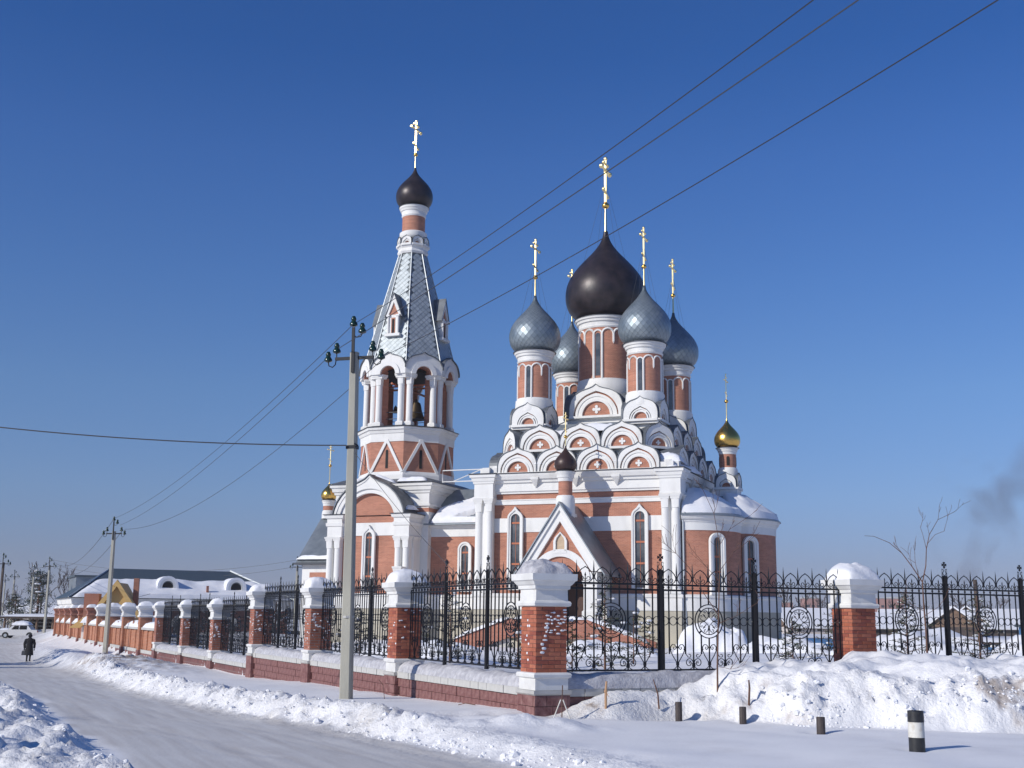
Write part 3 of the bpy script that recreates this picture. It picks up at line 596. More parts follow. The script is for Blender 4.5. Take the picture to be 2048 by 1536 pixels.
# --- apses ---------------------------------------------------------------------
def apse(cx, cy, r, deep):
    def C(name, q, m, par, loc, rz, sm_):
        q.v = [(max(a, 6.93), b, c) for a, b, c in q.v]; return globals()['C'](name, q, m, par, loc, rz, sm_)
    q = MB(); q.lathe([(-1,r+.2),(2.598,r+.2)], 56, cx, cy); C('apse_base', q, M_beige, None, (0,0,0), 0, True)
    q = MB(); q.lathe([(2.6,r+.24),(3.36,r+.24),(3.42,r+.31),(3.55,r+.31),(3.62,r+.02)], 56, cx, cy); C('apse_plinth', q, M_white, None, (0,0,0), 0, True)
    q = MB(); q.lathe([(3.6,r),(8.45,r)], 56, cx, cy); C('apse_wall', q, M_brick, None, (0,0,0), 0, True)
    q = MB(); q.lathe([(7.52,r+.04),(8.0,r+.05),(8.04,r+.1),(8.14,r+.12),(8.17,r+.19),(8.30,r+.26),(8.42,r+.3)], 56, cx, cy); C('apse_cornice', q, M_white, None, (0,0,0), 0, True)
    q = MB(); q.lathe([(8.422,r+.38),(8.47,r+.38),(9.2,r-.75),(9.8,r-1.7),(10.2,r-2.6),(10.35,.2)], 56, cx, cy); C('apse_roof', q, M_metal, None, (0,0,0), 0, True)
apse(6.6, -3.3, 3.25, 0); apse(7.8, .35, 3.62, 0); apse(6.5, 3.6, 3.1, 0)
def apse_win(cx, cy, r, ang):                          # ang measured from local -Y towards +X
    a = R_(ang); x = cx+r*math.sin(a); y = cy-r*math.cos(a); window(W_aps, x+.035*math.sin(a), y-.035*math.cos(a), 3.75, a)
apse_win(6.6, -3.3, 3.25, 43); apse_win(7.8, .35, 3.62, 42)
# chapel cupola with gold dome on the apse roof
def cupola(X, Y, zb, zbr0, zbr1, zdome, r, rbr, zball, rb, ztop, dome_mat, sc, kok=True, label=None):
    if kok:
        q = MB(); q.rect(-.72,.72,-.72,.72,[(zb-1.2,0),(zb+.25,0),(zb+.3,.1),(zb+.42,.1)]); C('cupola_pedestal', q, M_white, None, (X, Y, 0))
        for a in range(4):
            x, y = rotp(0, -.74, a*PI/2); koko(KP, X+x, Y+y, zb+.45, a*PI/2)
    q = MB(); q.lathe(([(zb,.45),(zb+.9,.45),(zb+1.15,rbr*1.22)] if kok else [(zb,rbr*1.22)])+[(zbr0-.2,rbr*1.2),(zbr0-.05,rbr*1.12),(zbr0+.02,rbr*1.02)], 24); C('cupola_base', q, M_white, None, (X, Y, 0), 0, True)
    q = MB(); q.lathe([(zbr0,rbr),(zbr1+.02,rbr)], 24); c = C('cupola_drum', q, M_brick, None, (X, Y, 0), 0, True)
    h = zdome-zbr1; q = MB(); q.lathe([(zbr1,rbr*1.04),(zbr1+h*.4,rbr*1.07),(zbr1+h*.45,rbr*1.16),(zbr1+h*.7,rbr*1.19),(zbr1+h*.75,rbr*1.27),(zdome-.02,rbr*1.32)], 28); C('cupola_cornice', q, M_white, c, (0,0,0), 0, True)
    q = MB(); q.lathe([(zdome-.018,rbr*1.42),(zdome,rbr*1.42),(zdome+.04,rbr*1.1)], 28); C('dome_rim', q, M_edge, c)
    dm = C('onion_dome', onion_smooth(sc, 40), dome_mat, None, (X, Y, zdome), 0, True, label)
    spire(zdome+6.1*sc, sc, zball, rb, ztop, None, X, Y, .05 if sc < .35 else .08)
    return c
cd = cupola(8.49, 0, 10.3, 12.06, 12.97, 13.42, .87, .56, 16.62, .14, 18.5, M_gold, .30, True, 'small gilded onion dome above the apse')
sl2 = slit(.2, .62).mesh('window'); sl2.materials.append(M_dark)
for a in range(4):
    x, y = rotp(0, -.555, a*PI/2+R_(14)); C('window', sl2, None, cd, (x, y, 12.2), a*PI/2+R_(14))
# --- refectory between nave and bell tower ---------------------------------------
q = MB(); q.box(-12,-3.2,3.6,-6.3,3.2,8.44); C('wall', q, M_brick)
q = MB(); q.rect(-12,-6.9,-3.2,3.2,[(7.57,.05),(8.15,.06),(8.18,.16),(8.30,.22),(8.36,.26)]); C('wall_band', q, M_white)
q = MB(); q.rect(-12,-6.9,-3.6,3.6,[(2.6,.1),(3.36,.1),(3.42,.17),(3.55,.17),(3.6,.05)]); C('plinth', q, M_white)
q = MB(); q.rect(-12,-6.9,-3.6,3.6,[(-1,.05),(2.598,.05)]); C('plinth_base', q, M_beige)
q = MB(); q.add([(-12.2,-3.75,8.44),(-6.2,-3.75,8.44),(-6.2,0,11.2),(-12.2,0,11.2),(-12.2,3.75,8.44),(-6.2,3.75,8.44),(-12.2,-3.75,8.37),(-6.2,-3.75,8.37),(-6.2,3.75,8.37),(-12.2,3.75,8.37)],
    [(0,1,2,3),(3,2,5,4),(6,7,1,0),(9,4,5,8),(6,0,3,4,9),(7,8,5,2,1),(6,9,8,7)]); C('refectory_roof', q, M_metal)
for x in (-9.15,): window(W_ref, x, -3.29, 3.95)
# roof rail pipes
q = MB(); q.tube([(-11.2,-2.9,11.4),(-11.2,-2.9,12.25),(-6.4,-2.9,12.25)], .04, 6); q.tube([(-11.2,-2.9,11.45),(-6.4,-2.9,11.45)], .04, 6); q.tube([(-10.4,-2.9,11.45),(-8.2,-2.9,12.25)], .03, 6)
C('roof_railing', q, M_white)
# --- bell tower ----------------------------------------------------------------
TX = -15.55
q = MB(); q.rect(TX-3.7,TX+3.7,-3.7,3.7,[(3.6,0),(9.66,0)]); C('tower_block', q, M_white)
q = MB(); q.rect(TX-3.7,TX+3.7,-3.7,3.7,[(9.3,.02),(9.58,.02)]); C('brick_band', q, M_brick)
q = MB(); q.rect(TX-3.7,TX+3.7,-3.7,3.7,[(9.66,.03),(9.72,.12),(9.86,.12),(9.9,.03),(10.6,.04),(10.64,.12),(10.8,.15),(10.84,.24),(11.1,.29),(11.14,.38),(11.33,.4)]); C('cornice', q, M_white)
q = MB(); q.rect(TX-3.7,TX+3.7,-3.7,3.7,[(11.332,.45),(11.38,.47),(11.75,-.4)]); C('roof_edge', q, M_edge2)
q = MB(); q.rect(TX-3.95,TX+3.95,-3.95,3.95,[(-1,0),(2.6,0)]); C('plinth_base', q, M_beige)
q = MB(); q.rect(TX-3.95,TX+3.95,-3.95,3.95,[(2.602,.03),(3.36,.03),(3.42,.1),(3.55,.1),(3.6,0)]); C('plinth', q, M_white)
def octo(prof): mb = MB(); mb.lathe(prof, 8, TX, 0, PI/8); return mb
C('octagon_base', octo([(11.3,3.62),(12.05,3.6),(12.3,3.5)]), M_white)
C('octagon_wall', octo([(12.2,3.45),(14.55,3.45)]), M_brick)
C('octagon_cornice', octo([(14.48,3.5),(15.05,3.52),(15.09,3.58),(15.3,3.66),(15.34,3.76),(15.52,3.80)]), M_white)
C('roof_edge', octo([(15.522,3.86),(15.56,3.88),(15.68,3.4)]), M_edge)
ap8 = math.cos(PI/8)
zz = MB(); hw8 = 3.45*math.sin(PI/8)
def strip(mb, x0, z0, x1, z1, wd, y0, y1):
    dx, dz = x1-x0, z1-z0; L = math.hypot(dx, dz); nx_, nz_ = -dz/L*wd/2, dx/L*wd/2
    mb.ext([(x0-nx_,z0-nz_),(x1-nx_,z1-nz_),(x1+nx_,z1+nz_),(x0+nx_,z0+nz_)], y0, y1)
strip(zz, -hw8+.05, 12.25, 0, 14.6, .2, -.1, .02); strip(zz, hw8-.05, 12.25, 0, 14.6, .2, -.103, .02)
zzm = zz.mesh('zigzag_strip'); zzm.materials.append(M_white)
sl3 = slit(.2, 1.35).mesh('window'); sl3.materials.append(M_dark)
for k in range(8):
    a = k*PI/4; x, y = rotp(0, -3.45*ap8, a)
    C('zigzag_strip', zzm, None, None, (TX+x, y, 0), a); C('window', sl3, None, None, (TX+x, y, 12.55), a)
# belfry : floor, eight corner piers with paired columns, arches with keel gables
C('belfry_floor', octo([(15.5,3.3),(15.66,3.3)]), M_coping)
CB = col_mesh(.245, 3.8, .75); RB = 3.12
pier = MB(); pier.levels([[(x, y, z) for x, y in ((-.34,-.02),(0,-.16),(.34,-.02),(.5,.62),(-.5,.62))] for z in (15.66, 19.3)]); pm = pier.mesh('pier'); pm.materials.append(M_brick)
hw = RB*math.sin(PI/8)
arch_r = .62; zsp = 19.42
K = 20
def keel_gable(width, h, z0): return resample([(width, z0)]+[(x, z) for x, z in ogee(width, h, z0, leg=.36)][1:-1]+[(-width, z0)], 24)
gb = MB(); hwg = 3.68*math.sin(PI/8)-.004
out = resample([(hwg,19.44)]+ogee(hwg, 1.62, 19.42, leg=.40)[1:-1]+[(-hwg,19.44)], 24); inn = arc(0, zsp, arch_r, 0, PI, 24)
gb.ring(out, inn, -.1, .75)
gb.ring(arc(0, zsp, arch_r+.34, 0, PI, 24), arc(0, zsp, arch_r+.003, 0, PI, 24), -.19, -.098)
gbm = gb.mesh('belfry_arch'); gbm.materials.append(M_white)
ga = MB(); ga.ring([(x*1.03, z+.05) for x, z in out[2:-2]], [(x*1.005, z+.004) for x, z in out[2:-2]], -.22, 1.3); gam = ga.mesh('arched_roof'); gam.materials.append(M_edge2)
gi = MB(); gi.ring(arc(0, zsp, arch_r, 0, PI, 24), arc(0, zsp, arch_r-.05, 0, PI, 24), -.02, .9); gim = gi.mesh('arch_lining'); gim.materials.append(M_brick)
for k in range(8):
    a = PI/8+k*PI/4+PI/2     # corner direction
    cx_, cy_ = TX+RB*math.cos(a-PI), RB*math.sin(a-PI)
    ang = a-PI+PI/2
    C('pier', pm, None, None, (cx_-.12*math.cos(a-PI), cy_-.12*math.sin(a-PI), 0), ang)
    for s_ in (-1, 1):
        dx, dy = rotp(s_*.31, .02, ang); column(CB, cx_+dx, cy_+dy, 15.66)
    q = MB(); q.levels([[(x*f, y*f, z) for x, y in ((-.72,-.12),(0,-.42),(.72,-.12),(.72,.35),(-.72,.35))] for z, f in ((19.16,1.0),(19.26,1.02),(19.3,1.1),(19.46,1.14))]); C('impost', q, M_white, None, (cx_, cy_, 0), ang)
    a = k*PI/4; x, y = rotp(0, -3.60*ap8, a)
    g = C('belfry_arch', gbm, None, None, (TX+x, y, 0), a); C('arched_roof', gam, None, g); C('arch_lining', gim, None, g)
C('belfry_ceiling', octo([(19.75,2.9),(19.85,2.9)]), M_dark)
ra = MB()
for k in range(8):
    a = k*PI/4+PI/8; b_ = a+PI/4; r1 = 2.7
    for z in (16.25, 16.75): ra.tube([(TX+r1*math.cos(a), r1*math.sin(a), z), (TX+r1*math.cos(b_), r1*math.sin(b_), z)], .03, 4)
C('belfry_railing', ra, M_edge)
bm_ = MB(); bm_.tube([(TX-2.8,0,18.9),(TX+2.8,0,18.9)], .09, 4); bm_.tube([(TX,-2.8,18.85),(TX,2.8,18.85)], .09, 4); bm_.tube([(TX-2.2,-1.7,18.8),(TX+2.2,-1.7,18.8)], .07, 4); C('bell_beam', bm_, M_mull)
# tent roof
tn = MB(); ZT0, ZT1, RT0, RT1 = 19.95, 29.5, 3.60, 1.02
tb_ = MB(); tb_.lathe([(ZT0,RT0-.03),(ZT1,RT1-.03)], 8, TX, 0, PI/8, cap=False); C('tent_underlay', tb_, mat('tent_underlay', (.17,.19,.20), .6, .3))
def tiled_face(mb, P00, P10, P11, P01, sz, lift=.02):     # quad face: bottom-left, bottom-right, top-right, top-left (diamond shingles)
    P00, P10, P11, P01 = map(Vector, (P00, P10, P11, P01)); nrm = (P10-P00).cross(P01-P00).normalized()
    mid0 = (P00+P10)/2; mid1 = (P01+P11)/2; up_ = mid1-mid0; H_ = up_.length; up_.normalize(); ac = up_.cross(nrm).normalized()*-1
    if ac.dot(P10-P00) < 0: ac = -ac
    w0 = (P10-P00).length/2; w1 = (P11-P01).length/2; j = 0; rows = int(H_/(sz*.5))
    c0 = (mid0-P00).dot(ac)-w0
    for j in range(rows-1):
        z = j*sz*.5; wz = w0+(w1-w0)*(z+sz*.5)/H_
        nn = int(wz/sz)+2
        for i in range(-nn, nn+1):
            x = (i+.5*(j % 2))*sz
            if abs(x)+sz*.5 > wz+sz*.22: continue
            b_ = mid0+up_*z+ac*x
            g_ = sz*.016; l_ = max(-wz, x-sz*.5+g_); r_ = min(wz, x+sz*.5-g_)
            mb.add([b_+up_*g_+nrm*lift, mid0+up_*(z+sz*.5)+ac*r_+nrm*lift*.4, mid0+up_*min(H_, z+sz-g_)+ac*x+nrm*.002, mid0+up_*(z+sz*.5)+ac*l_+nrm*lift*.4], [(0,1,2,3)])
def pol(r, a, z): return (TX+r*math.cos(a), r*math.sin(a), z)
for k in range(8):
    a = PI/8+k*PI/4; b_ = a+PI/4
    tiled_face(tn, pol(RT0,a,ZT0), pol(RT0,b_,ZT0), pol(RT1,b_,ZT1), pol(RT1,a,ZT1), .44, .035)
C('tent_roof', tn, M_tent)
for k in range(8):
    a = PI/8+k*PI/4; q = MB(); q.tube([pol(RT0+.02,a,ZT0), pol(RT1+.02,a,ZT1)], .042, 4); C('ridge_cap', q, M_ridge)
# dormers on four faces
dm = MB()
dm.box(-.36,0,22.55,.36,1.1,23.95)
dor_w = MB(); dor_w.ring([(.66,24.0),(.33,24.85),(0,25.6),(-.33,24.85),(-.66,24.0)], [(.44,24.0),(.22,24.45),(0,25.0),(-.22,24.45),(-.44,24.0)], -.06, .12)
dor_w.ring([(.40,22.6),(.40,24.02),(-.40,24.02),(-.40,22.6)], [(.17,22.6),(.17,23.8),(-.17,23.8),(-.17,22.6)], -.03, .02)
for s_ in (-1, 1): dor_w.lathe([(22.6,.085),(23.9,.085)], 8, s_*.40, -.06); dor_w.box(s_*.40-.14,-.17,23.88,s_*.40+.14,.05,24.02)
dor_w.box(-.62,-.22,22.38,.62,.35,22.58)
dor_t = MB(); dor_t.ext([(.5,24.0),(0,25.3),(-.5,24.0)], .04, .12)
dor_o = MB(); dor_o.ext([(.10,22.62)]+arc(0,23.6,.10,0,PI,8)+[(-.10,22.62)], -.035, -.031)
dor_b = MB(); dor_b.ring([(.17,22.6),(.17,23.8),(-.17,23.8),(-.17,22.6)], [(.10,22.6),(.10,23.7),(-.10,23.7),(-.10,22.6)], -.04, .02)
dor_r = MB(); dor_r.ring([(.74,23.86),(.36,24.83),(0,25.72),(-.36,24.83),(-.74,23.86)], [(.68,23.86),(.33,24.80),(0,25.64),(-.33,24.80),(-.68,23.86)], -.12, 1.3)
dms = [(n_, b_.mesh(n_), m_) for n_, b_, m_ in (('dormer', dm, M_white), ('dormer_gable', dor_w, M_white), ('tympanum', dor_t, M_brick), ('opening', dor_o, M_dark), ('jamb', dor_b, M_brick), ('dormer_roof', dor_r, M_edge2))]
for _, me, m_ in dms: me.materials.append(m_)
for k in range(4):
    a = k*PI/2; x, y = rotp(0, -2.82, a); g = C('dormer', dms[0][1], None, None, (TX+x, y, 0), a)
    for n_, me, _ in dms[1:]: C(n_, me, None, g)
# ring under the top drum, drum, black dome
q = octo([(29.35,1.12),(29.5,1.2),(29.75,1.12),(29.9,1.22),(30.05,1.24)]); C('tent_collar', q, M_white)
for k in range(8):
    a = k*PI/4; x, y = rotp(0, -1.13, a); koko(KT, TX+x, y, 30.1, a)
q = MB(); q.lathe([(30.05,.8),(30.5,.8),(30.65,.98),(30.85,1.05),(31.1,1.06),(31.2,.92)], 28); C('top_drum_base', q, M_white, None, (TX,0,0), 0, True)
q = MB(); q.lathe([(31.1,.88),(32.45,.88)], 28); g = C('top_drum', q, M_brick, None, (TX,0,0), 0, True)
q = MB(); q.lathe([(32.38,.9),(32.5,.95),(32.55,.92),(32.8,.96),(32.85,1.03),(33.0,1.06),(33.05,1.12),(33.2,1.14)], 28); C('drum_cornice', q, M_white, g, (0,0,0), 0, True)
q = MB(); q.lathe([(33.202,1.2),(33.22,1.2),(33.28,.95)], 28); C('dome_rim', q, M_edge, g)
C('onion_dome', onion_smooth(.495, 48), M_black, None, (TX,0,33.22), 0, True, 'small black onion dome on top of the bell tower')
spire(36.2, .5, 37.63, .17, 40.4, None, TX, 0, .125, False)
# --- south arm of the tower ---------------------------------------------------------
AY = -5.35
q = MB(); q.box(TX-3.0,AY,3.6,TX+3.0,-3.6,8.9); C('wall', q, M_brick)
q = MB(); q.box(TX-3.0,AY-.05,7.57,TX+3.0,AY+.3,8.46); C('wall_band', q, M_white)
q = MB(); q.rect(TX-3.35,TX+3.35,AY-.35,-3.6,[(2.6,0),(3.36,0),(3.42,.07),(3.55,.07),(3.62,0)]); C('plinth', q, M_white)
q = MB(); q.rect(TX-3.3,TX+3.3,AY-.3,-3.6,[(-1,0),(2.598,0)]); C('plinth_base', q, M_beige)
window(W_arm, TX+.05, AY-.075, 3.7)
for s_ in (-1, 1):
    q = MB(); x0, x1 = sorted((TX+s_*2.1, TX+s_*3.12)); q.rect(x0, x1, AY-.12, -3.6, [(3.62,0),(7.4,0)]); C('pilaster', q, M_white)
    q = MB(); x0, x1 = sorted((TX+s_*2.06, TX+s_*3.2)); q.rect(x0, x1, AY-.34, -3.6, [(7.4,0),(7.5,.05),(7.55,0),(8.2,0),(8.25,.08),(8.45,.1),(8.5,.02),(8.75,.03),(8.8,.14),(9.02,.2)]); C('corner_entablature', q, M_white)
    e = MB(); e.rect(x0, x1, AY-.34, -3.6, [(9.022,.26),(9.07,.28)]); C('roof_edge', e, M_edge)
    for xx in (2.32, 2.96): column(col_a if s_ == 1 or xx > 2.4 else col_a, TX+s_*xx, AY-.2, 3.62) if 'col_a' in globals() else None
col_a = col_mesh(.25, 3.86, .75)
for s_ in (-1, 1):
    for xx in (2.36, 2.98): column(col_a, TX+s_*xx, AY-.2, 3.62)
    column(col_a, TX+s_*3.0, AY+.55, 3.62)
outg = resample([(3.0,8.9)]+[(x, z) for x, z in ogee(2.86, 2.9, 8.95, leg=.06)][1:-1]+[(-3.0,8.9)], 30)
def bell_out():  # keel gable profile measured on the building
    p = [(2.78,9.0),(2.72,9.35),(2.5,9.85),(2.15,10.35),(1.7,10.78),(1.15,11.12),(.65,11.32),(.3,11.5),(0,11.78)]
    return p+[(-x, z) for x, z in p[-2::-1]]
og = resample(bell_out(), 36); ri = arc(0, 8.46, 2.12, 0, PI, 36); ri = [(x, 8.46+(z-8.46)*1.0) for x, z in ri]
q = MB(); q.ring(og, [(x, z) for x, z in arc(0,8.5,2.32,.06,PI-.06,36)], AY-.32, AY+.4); q.ring(arc(0,8.5,2.33,.0,PI,36), arc(0,8.5,2.02,0,PI,36), AY-.2, AY+.4)
C('arched_gable', q, M_white, None, (TX,0,0))
q = MB(); q.ring([(x*.985,z-.03) for x, z in og], [(x, z) for x, z in resample([(x*.93,z-.16) for x, z in og], 36)], AY-.37, AY-.322); C('gable_moulding', q, M_white, None, (TX,0,0))
q = MB(); q.ext(og, AY+.1, AY+.38); C('tympanum', q, M_brick, None, (TX,0,0))
q = MB(); ogx = [(3.35,8.98)]+og+[(-3.35,8.98)]
q.ring([(x*1.02, z+.08) for x, z in ogx], [(x, z+.015) for x, z in ogx], AY-.45, -3.2); C('arched_roof', q, M_edge2, None, (TX,0,0))
q = MB(); q.ext([(x*.98, z-.02) for x, z in og], AY+.4, -3.4); C('vault', q, M_white, None, (TX,0,0))
# --- narthex with gabled roof and little gold dome ------------------------------------
q = MB(); q.box(-22.25,-3.1,-.9,-19.2,3.1,5.8); C('wall', q, M_white)
q = MB(); q.box(-21.6,-3.13,3.6,-19.4,-3.0,5.15); C('brick_panel', q, M_brick)
q = MB(); q.add([(-22.6,-3.5,5.85),(-19.2,-3.5,5.85),(-19.2,0,9.5),(-22.6,0,9.5),(-22.6,3.5,5.85),(-19.2,3.5,5.85)], [(0,1,2,3),(3,2,5,4),(0,3,4),(1,5,2),(0,4,5,1)])
tiled_face(q, (-22.6,-3.5,5.85), (-19.2,-3.5,5.85), (-19.2,0,9.5), (-22.6,0,9.5), .4); C('narthex_roof', q, M_metal)
q = MB(); q.box(-22.7,-3.6,5.7,-19.2,3.6,5.84); C('roof_edge', q, M_edge)
cupola(-22.1, 0, 9.3, 9.9, 10.25, 10.7, .55, .4, 13.34, .13, 14.95, M_gold, .205, False, 'small gilded onion dome on the narthex ridge')
# --- south porch ---------------------------------------------------------------------
PY = -9.5
q = MB()
def rake(o, zt, zb, hb): return [(hb,zb),(0,zt),(-hb,zb)]
q.ring([(2.72,4.9),(0,9.0),(-2.72,4.9)], [(2.02,4.9),(0,7.95),(-2.02,4.9)], PY-.12, PY+.3)
q.ring([(2.74,4.86),(0,9.02),(-2.74,4.86)], [(2.5,4.86),(0,8.64),(-2.5,4.86)], PY-.24, PY-.118)
C('porch_gable', q, M_white)
q = MB(); q.ext([(2.03,4.88),(0,7.97),(-2.03,4.88)], PY+.06, PY+.22); C('tympanum', q, M_brick)
q = MB(); q.ring(arc(0,4.3,1.95,0,PI,24), arc(0,4.3,1.5,0,PI,24), PY-.08, PY+.28); C('entrance_arch', q, M_white)
nf = MB(); out_ = [(.44,0),(.44,.72),(.34,.95),(.16,1.12),(0,1.28),(-.16,1.12),(-.34,.95),(-.44,.72),(-.44,0)]; inn_ = [(x*.66, z*.86+.1) for x, z in out_]
nf.ring(out_, inn_, -.14, .05); nf.box(-.44,-.16,-.02,.44,.04,.1); C('niche_frame', nf, M_white, None, (0, PY+.06, 6.02))
nf = MB(); nf.ext(inn_, -.03, .02); C('niche', nf, mat('icon_panel', (.55,.42,.28), .7, var=(.45,.33,.22), vscale=3), None, (0, PY+.06, 6.02))
for s_ in (-1, 1):
    q = MB(); x0, x1 = sorted((s_*1.5, s_*2.35)); q.rect(x0, x1, PY, PY+.8, [(2.0,0),(2.1,.08),(2.5,.08),(2.56,0),(4.1,0),(4.16,.08),(4.3,.1),(4.34,0),(4.86,.02)]); C('porch_pier', q, M_white)
    q = MB(); x0, x1 = sorted((s_*1.75, s_*2.3)); q.box(x0, PY+.8, 3.2, x1, -6.3, 4.86); C('porch_side', q, M_white)
    q = MB(); x0, x1 = sorted((s_*1.7, s_*2.35)); q.box(x0, -7.5, 2.0, x1, -6.3, 3.2); C('porch_side', q, M_white)
q = MB(); th = .1
for s_ in (-1, 1):
    q.add([(s_*2.95,PY-.35,4.72),(0,PY-.35,9.16),(0,-6.3,9.16),(s_*2.95,-6.3,4.72),(s_*2.95,PY-.35,4.60),(0,PY-.35,9.03),(0,-6.3,9.03),(s_*2.95,-6.3,4.60)],
      [(0,1,2,3),(4,7,6,5),(0,4,5,1),(3,2,6,7),(0,3,7,4)])
C('porch_roof', q, M_metal)
q = MB(); q.ext([(.8,2.0)]+arc(0,3.5,.8,0,PI,12)+[(-.8,2.0)], -7.06, -6.97); C('door', q, mat('dark_brown_door', (.075,.035,.025), .7))
q = MB(); q.rect(-.5,.5,-8.98-.0,-8.1,[(8.3,.08),(8.5,.06)]); C('cupola_pedestal', q, M_white)
q = MB(); q.lathe([(7.9,.62),(9.3,.60),(9.55,.56),(9.62,.5)], 24); C('cupola_base', q, M_white, None, (0,-8.6,0), 0, True)
q = MB(); q.lathe([(9.55,.44),(10.55,.44)], 24); c = C('cupola_drum', q, M_brick, None, (0,-8.6,0), 0, True)
q = MB(); q.lathe([(10.5,.46),(10.7,.49),(10.74,.54),(10.95,.57),(11.0,.62),(11.12,.64)], 24); C('cupola_cornice', q, M_white, c, (0,0,0), 0, True)
q = MB(); q.lathe([(11.122,.68),(11.14,.68),(11.2,.5)], 24); C('dome_rim', q, M_edge, c)
C('onion_dome', onion_smooth(.243, 40), M_brown, None, (0,-8.6,11.14), 0, True, 'small dark brown onion dome over the porch')
spire(12.5, .25, 13.35, .12, 14.9, None, 0, -8.6, .05)
# stairs: landing and two ramps with brick parapets
q = MB(); q.box(-2.4,-11.4,-.5,2.4,-6.9,2.0); C('landing', q, M_beige)
q = MB(); q.box(-2.4,-11.65,.9,2.4,-11.4,2.0); C('landing_parapet', q, M_house)
for s_ in (-1, 1):
    q = MB(); q.ext([(s_*2.4,.95),(s_*2.4,2.05),(s_*6.1,.75),(s_*6.1,-.3)], -11.66, -11.38); C('stair_parapet', q, M_house)
    q = MB(); q.ext([(s_*2.4,.95),(s_*2.4,2.05),(s_*6.1,.75),(s_*6.1,-.3)], -9.9, -9.65); C('stair_parapet', q, M_house)
    for k in range(9):
        x0, x1 = sorted((s_*(2.4+.4*k), s_*(2.8+.4*k))); q = MB(); q.box(x0,-11.38,-.5,x1,-9.9,1.75-.16*k); C('step', q, M_coping)
# downpipe and lamp bracket
q = MB(); q.tube([(7.15,-6.75,8.6),(7.0,-6.6,8.2),(7.0,-6.6,3.7),(7.1,-6.7,3.3),(7.15,-6.75,.6)], .07, 8); C('downpipe', q, M_ridge)
q = MB(); q.rect(-13.05,-12.6,-6.3,-5.9,[(7.0-3.6,0),(3.5,0),(6.1-1.2,-.05),(5.0,.06),(5.25,.1),(5.32,.14),(5.4,.14)]); C('buttress_turret', q, M_white)
# bells
def bell(x, y, zt, r, label):
    mb = MB(); h = r*1.9
    mb.lathe([(-h,r),(-h*.93,r*.97),(-h*.8,r*.8),(-h*.55,r*.62),(-h*.25,r*.52),(-h*.08,r*.42),(0,r*.15),(r*.25,r*.12)], 24, cap=True)
    o = obj('bell', mb, M_bell, None, (0,0,0), 0, True); c_, s_ = math.cos(-TH), math.sin(-TH)
    o.location = (6.65+c_*x-s_*y, 83.1+s_*x+c_*y, zt-r*.28); tag(o, label, 'bell', 'bells hanging in the belfry'); return o
bell(TX-1.25, -1.7, 18.72, .36, 'small bronze bell in the left belfry arch, high under the beam')
bell(TX-.45, -1.2, 17.3+.2, .26, 'little dark bell partly behind the paired columns of the belfry')
bell(TX+.95, -.6, 18.0, .72, 'biggest dark bell, in the right hand belfry arch')
# ------------------------------------------------------------------ roadside pillars
def lump(w, d, h, seed, n=18, rough=.07, flat=.45, ctr=(0,0)):
    """snow lying on a block: rounded heap with uneven skin"""
    mb = MB(); N_ = n
    def P(i, j):
        u = -1+2*i/N_; v = -1+2*j/N_
        e = max(0., 1-abs(u)**2.8)*max(0., 1-abs(v)**2.8)
        hh = h*e**flat*(1+.25*(u*ctr[0]+v*ctr[1]))
        nz_ = float(fbm(u*2.3+seed*3.1, v*2.3+seed, 4, seed))-.45; k = float(vnoise(u*2.1+seed, v*2.1, seed+9))-.5
        bul = 1+.05*k-.06*(hh/h)
        return (u*w/2*bul, v*d/2*bul, hh+nz_*rough*3.2*min(1, e*3)*h/.3)
    vs = [P(i, j) for j in range(N_+1) for i in range(N_+1)]
    fs = [(j*(N_+1)+i, j*(N_+1)+i+1, (j+1)*(N_+1)+i+1, (j+1)*(N_+1)+i) for j in range(N_) for i in range(N_)]
    mb.add(vs, fs)
    return mb
capm = MB(); capm.rect(-.32,.32,-.32,.32,[(2.235,.02),(2.25,.055),(2.30,.065),(2.33,.05),(2.35,.015),(2.545,.01),(2.56,.045),(2.62,.05),(2.64,.075),(2.70,.115),(2.72,.145),(2.84,.15),(2.845,.0)])
basem = MB(); basem.rect(-.32,.32,-.32,.32,[(.722,.02),(.93,.02),(.95,.06),(1.0,.07),(1.03,.05),(1.04,.0)])
blockm = MB(); blockm.rect(-.32,.32,-.32,.32,[(.63,.04),(.66,.07),(.718,.07)])
P_cap = capm.mesh('cap'); P_cap.materials.append(M_white2); P_base = basem.mesh('base'); P_base.materials.append(M_white2); P_blk = blockm.mesh('grey_course'); P_blk.materials.append(M_coping)
brm_ = [];
for m_ in M_pb:
    q = MB(); q.box(-.123,-.058,-.033,.123,.058,.033); me = q.mesh('brick'); me.materials.append(m_); brm_.append(me)
hb_ = []
for m_ in M_pb:
    q = MB(); q.box(-.06,-.058,-.033,.06,.058,.033); me = q.mesh('brick'); me.materials.append(m_); hb_.append(me)
stn = []
for sd in range(3):
    q = MB(); q.box(-.196,-.06,-.092,.196,.06,.092); me = q.mesh('stone_block'); me.materials.append(M_maroon); stn.append(me)
